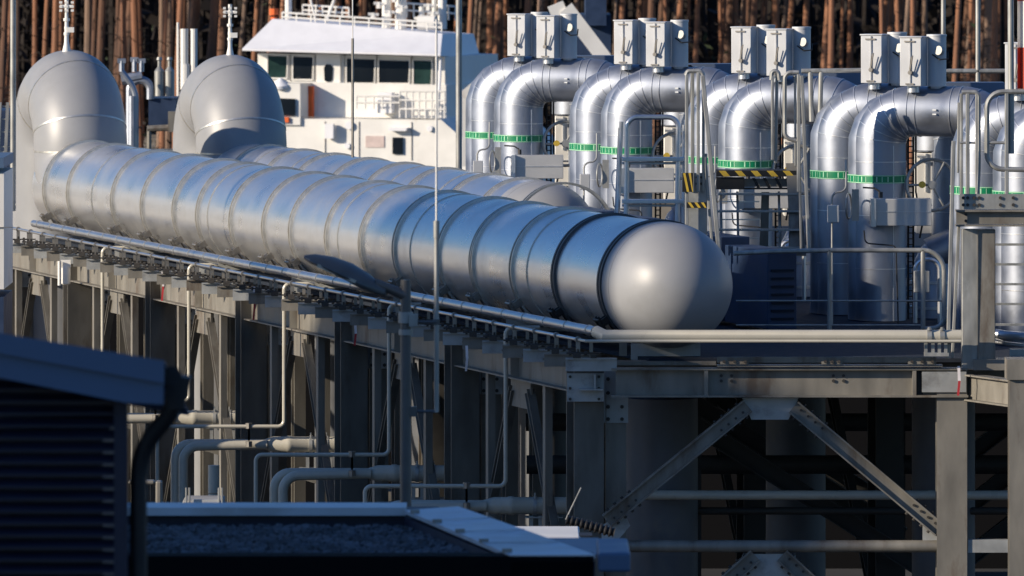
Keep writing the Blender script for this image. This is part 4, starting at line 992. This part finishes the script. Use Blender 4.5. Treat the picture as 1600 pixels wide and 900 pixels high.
# ------------------------------------------------------------------ pine wood
def tree_mesh(i):
    rnd=random.Random(50+i); h=rnd.uniform(15,18)
    root=thing('pine_tree',(0,0,0),'x','pine tree','tall pine trunks behind the ship and the valves')
    r=rnd.uniform(.12,.22); pts=[]; ln=rnd.uniform(-.03,.12); bend=rnd.uniform(-.45,.45)
    for k in range(9): f=k/8; pts.append(Vector((ln*h*f+bend*math.sin(f*3),.3*math.sin(f*2.2),h*f-.2)))
    m=MB(); m.tube(pts,1,9,True,[r*(1.15-.75*k/8) for k in range(9)])
    m.mi=1
    for k in range(10):     # dead stubs and thin low twigs
        z=rnd.uniform(2,h*.7); a=rnd.uniform(0,6.3); l=rnd.uniform(.4,1.8); b=pts[0].lerp(pts[-1],z/h); m.tube([b,b+Vector((math.cos(a)*l*.5,math.sin(a)*l*.5,rnd.uniform(-.1,.3))),b+Vector((math.cos(a)*l,math.sin(a)*l,rnd.uniform(-.4,.5)))],.02,4)
    m.build('trunk',[M[('bark','bark','bark2','bark3','bark','bark2','bark3','bark')[i]],M['twig']],root)
    m=MB(); top=pts[-1]
    for k in range(230):
        a=rnd.uniform(0,6.3); rr=rnd.uniform(.2,2.1); z=rnd.uniform(-4.5,.8); rr*=1-max(0,z)/2
        c=top+Vector((math.cos(a)*rr,math.sin(a)*rr,z)); s=rnd.uniform(.2,.45)
        u=Vector((rnd.gauss(0,1),rnd.gauss(0,1),rnd.gauss(0,.5))).normalized()*s; v=Vector((rnd.gauss(0,1),rnd.gauss(0,1),rnd.gauss(0,.5))).normalized()*s*.6
        m._add([c-u,c+v,c+u,c-v],[(0,1,2,3)])
    m.build('crown',M['needle'],root,smooth=False)
    return root
protos=[tree_mesh(i) for i in range(8)]
rnd=random.Random(11); used=set(); n=0
for i in range(165):
    Y=326+ (i/165)**1.0*64; X=rnd.uniform(-23.5,24)*Y/330
    p=protos[i%8]
    t=p if i<8 else copy_tree(p)
    t.location=(X,Y,.2); t.rotation_euler=(0,0,rnd.choice([0,.3,-.3,.1])); s=rnd.uniform(.6,1.3); t.scale=(s,s,1)
    px_=800+F*X/Y; ar=[(0,'at the left edge'),(210,'behind the leftmost bend'),(400,'between both bends'),(720,'behind the ship masts'),(960,'above the leftmost loop pair'),(1130,'above the second loop pair'),(1290,'above the third loop pair'),(1480,'above the fourth loop pair'),(9999,'near the right edge')]
    ar=[a for a in ar if px_<a[0] or a[0]==9999][0][1]
    t['label']=['reddish','orange brown','greyish','dark brown','rusty brown','pale greyish','blackish brown','warm brown'][i%8]+' pine trunk '+('in front rows ' if Y<350 else 'deep in the wood ')+ar
seen={}
for o in sc.objects:
    if o.get('category')=='pine tree': seen.setdefault(o['label'],[]).append((o.location.x/o.location.y,o.name))
for lb,l in seen.items():
    if len(l)>1:
        for q,(_,nm) in enumerate(sorted(l)): sc.objects[nm]['label']=lb+', '+['first','second','third','fourth','fifth','sixth','seventh','eighth','ninth'][min(q,8)]+' from left'
m=MB(); rnd=random.Random(21)
for i in range(5200):
    Y=rnd.uniform(330,392); X=rnd.uniform(-34,36); cl=math.sin(X*.9+Y*.3)+math.sin(X*.37-Y*.11)
    if cl<.3: continue
    z=abs(rnd.gauss(0,3.4)); s_=rnd.uniform(.08,.3); c=Vector((X,Y,z)); u=Vector((rnd.gauss(0,1),rnd.gauss(0,1),rnd.gauss(0,1))).normalized()*s_; v=Vector((rnd.gauss(0,1),rnd.gauss(0,1),rnd.gauss(0,1))).normalized()*s_*.4
    m.mi=i%2; m._add([c-u,c+v,c+u,c-v],[(0,1,2,3)])
o=m.build('undergrowth',[M['needle'],M['twig']],None,smooth=False,kind='stuff'); tag(o,'thin green and brown brush between the pine trunks','undergrowth')
# dense far wood closing the view
m=MB(); rnd=random.Random(5)
for i in range(420):
    Y=rnd.uniform(392,440); X=rnd.uniform(-42,44); r=rnd.uniform(.12,.3); l=rnd.uniform(-.8,1.0)
    m.tube([(X,Y,0),(X+l,Y,14)],r,5,False)
for i in range(9000):
    Y=rnd.uniform(388,440); X=rnd.uniform(-44,46); z=abs(rnd.gauss(0,6)); s=rnd.uniform(.3,1.0)
    c=Vector((X,Y,z)); u=Vector((rnd.gauss(0,1),rnd.gauss(0,1),rnd.gauss(0,1))).normalized()*s; v=Vector((rnd.gauss(0,1),rnd.gauss(0,1),rnd.gauss(0,1))).normalized()*s*.5
    m._add([c-u,c+v,c+u,c-v],[(0,1,2,3)])
o=m.build('far_wood',M['twig'],None,smooth=False,kind='stuff'); tag(o,'dark mass of bare undergrowth and further trunks closing the wood','wood')
m=MB(); rnd=random.Random(9)  # near-black backdrop slabs stand for the shade behind the trunks
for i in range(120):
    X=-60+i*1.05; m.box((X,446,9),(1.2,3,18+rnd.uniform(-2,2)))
o=m.build('wood_shade_backdrop',M['twig'],None,smooth=False,kind='stuff'); tag(o,'dark backdrop slabs painted for the shade deep in the wood','wood')

# ------------------------------------------------------------------ unseen blocks added at left to shade the foreground and the lower right
def hall(x,y0,y1,h,label,dx=14):  # unseen block, added only to cast shade into the view
    t=thing('added_shade_block',(x,(y0+y1)/2,0),label,'hall')
    m=MB(); m.span((x-dx,y0,0),(x,y1,h)); m.build('wall',M['box'],t,smooth=False)
    m=MB(); m.span((x-dx-.3,y0-.1,h),(x+.3,y1+.1,h+.3)); m.build('roof',M['fascia'],t,smooth=False)
_tr=math.pi+SUN_AZ
def yc(X,Y): return Y-(X+50)/math.tan(_tr)              # where the sun ray through (X, Y) passes x = -50
def hz(X,Y,drop): return ZC-drop+(X+50)/math.sin(_tr)*math.tan(SUN_EL)
y1=yc(5.0,45)+8
hall(-50,-12,y1,hz(-2,45,1.6),'tall unseen block on the left, added to shade the shed and gravel roof')
hall(-50,y1+.05,yc(-1,70)+5,hz(-1,70,3.95),'lower unseen block on the left, added to shade the lamp post')
hall(-50,yc(2,99.5)+.4,yc(0,104.2)-.5,hz(2,101,4.3),'tall narrow unseen block on the left, added to shade the near pipe end')
hall(-50,yc(5.6,99)+.5,yc(2,99.5)+.35,hz(3,99,6.75),'low unseen block on the left, added to shade the front braces',10)
hall(-50,yc(5.18,108)-.35,yc(4.6,109.8)+.5,hz(5.2,108,4.95),'second tall unseen block on the left, added to shade the fourth loop pair')
for X_,Y_,w_ in ((-4.05,116.4,'second'),(-5.7,121.9,'third')):  # unseen cylinders added to shade two rack columns
    m=MB(); q=yc(X_,Y_); m.lathe((-50,q,0),(0,0,1),[(0,.55),(hz(X_,Y_,6.7),.55),(hz(X_,Y_,6.4),.2)],20); single(m,'added_shade_caster',M['box'],'%s narrow silo unseen on the left, added to shade a rack column'%w_,'caster')
# long white hall left behind the bends: what the pipe flanks mirror
t=thing('long_white_hall',(-50,180,0),'long white hall outside the view on the left, behind the pipe bends','hall')
m=MB(); m.span((-110,176,0),(-17,196,12.5)); m.build('wall',M['white'],t,smooth=False)
m=MB(); m.span((-110.5,175.6,12.5),(-16.5,196.4,13.0)); m.build('roof',M['fascia'],t,smooth=False)
for i in range(15):
    m=MB(); x=-107+6*i; m.span((x,175.9,3),(x+2.2,175.98,9)); m.build('window',M['glass'],t,smooth=False)
# dark backdrop block added to darken the gaps beyond the rack, below the pipes
t=thing('added_dark_backdrop',(5,152,0),'dark backdrop block added to darken the gaps beyond the support frame','building')
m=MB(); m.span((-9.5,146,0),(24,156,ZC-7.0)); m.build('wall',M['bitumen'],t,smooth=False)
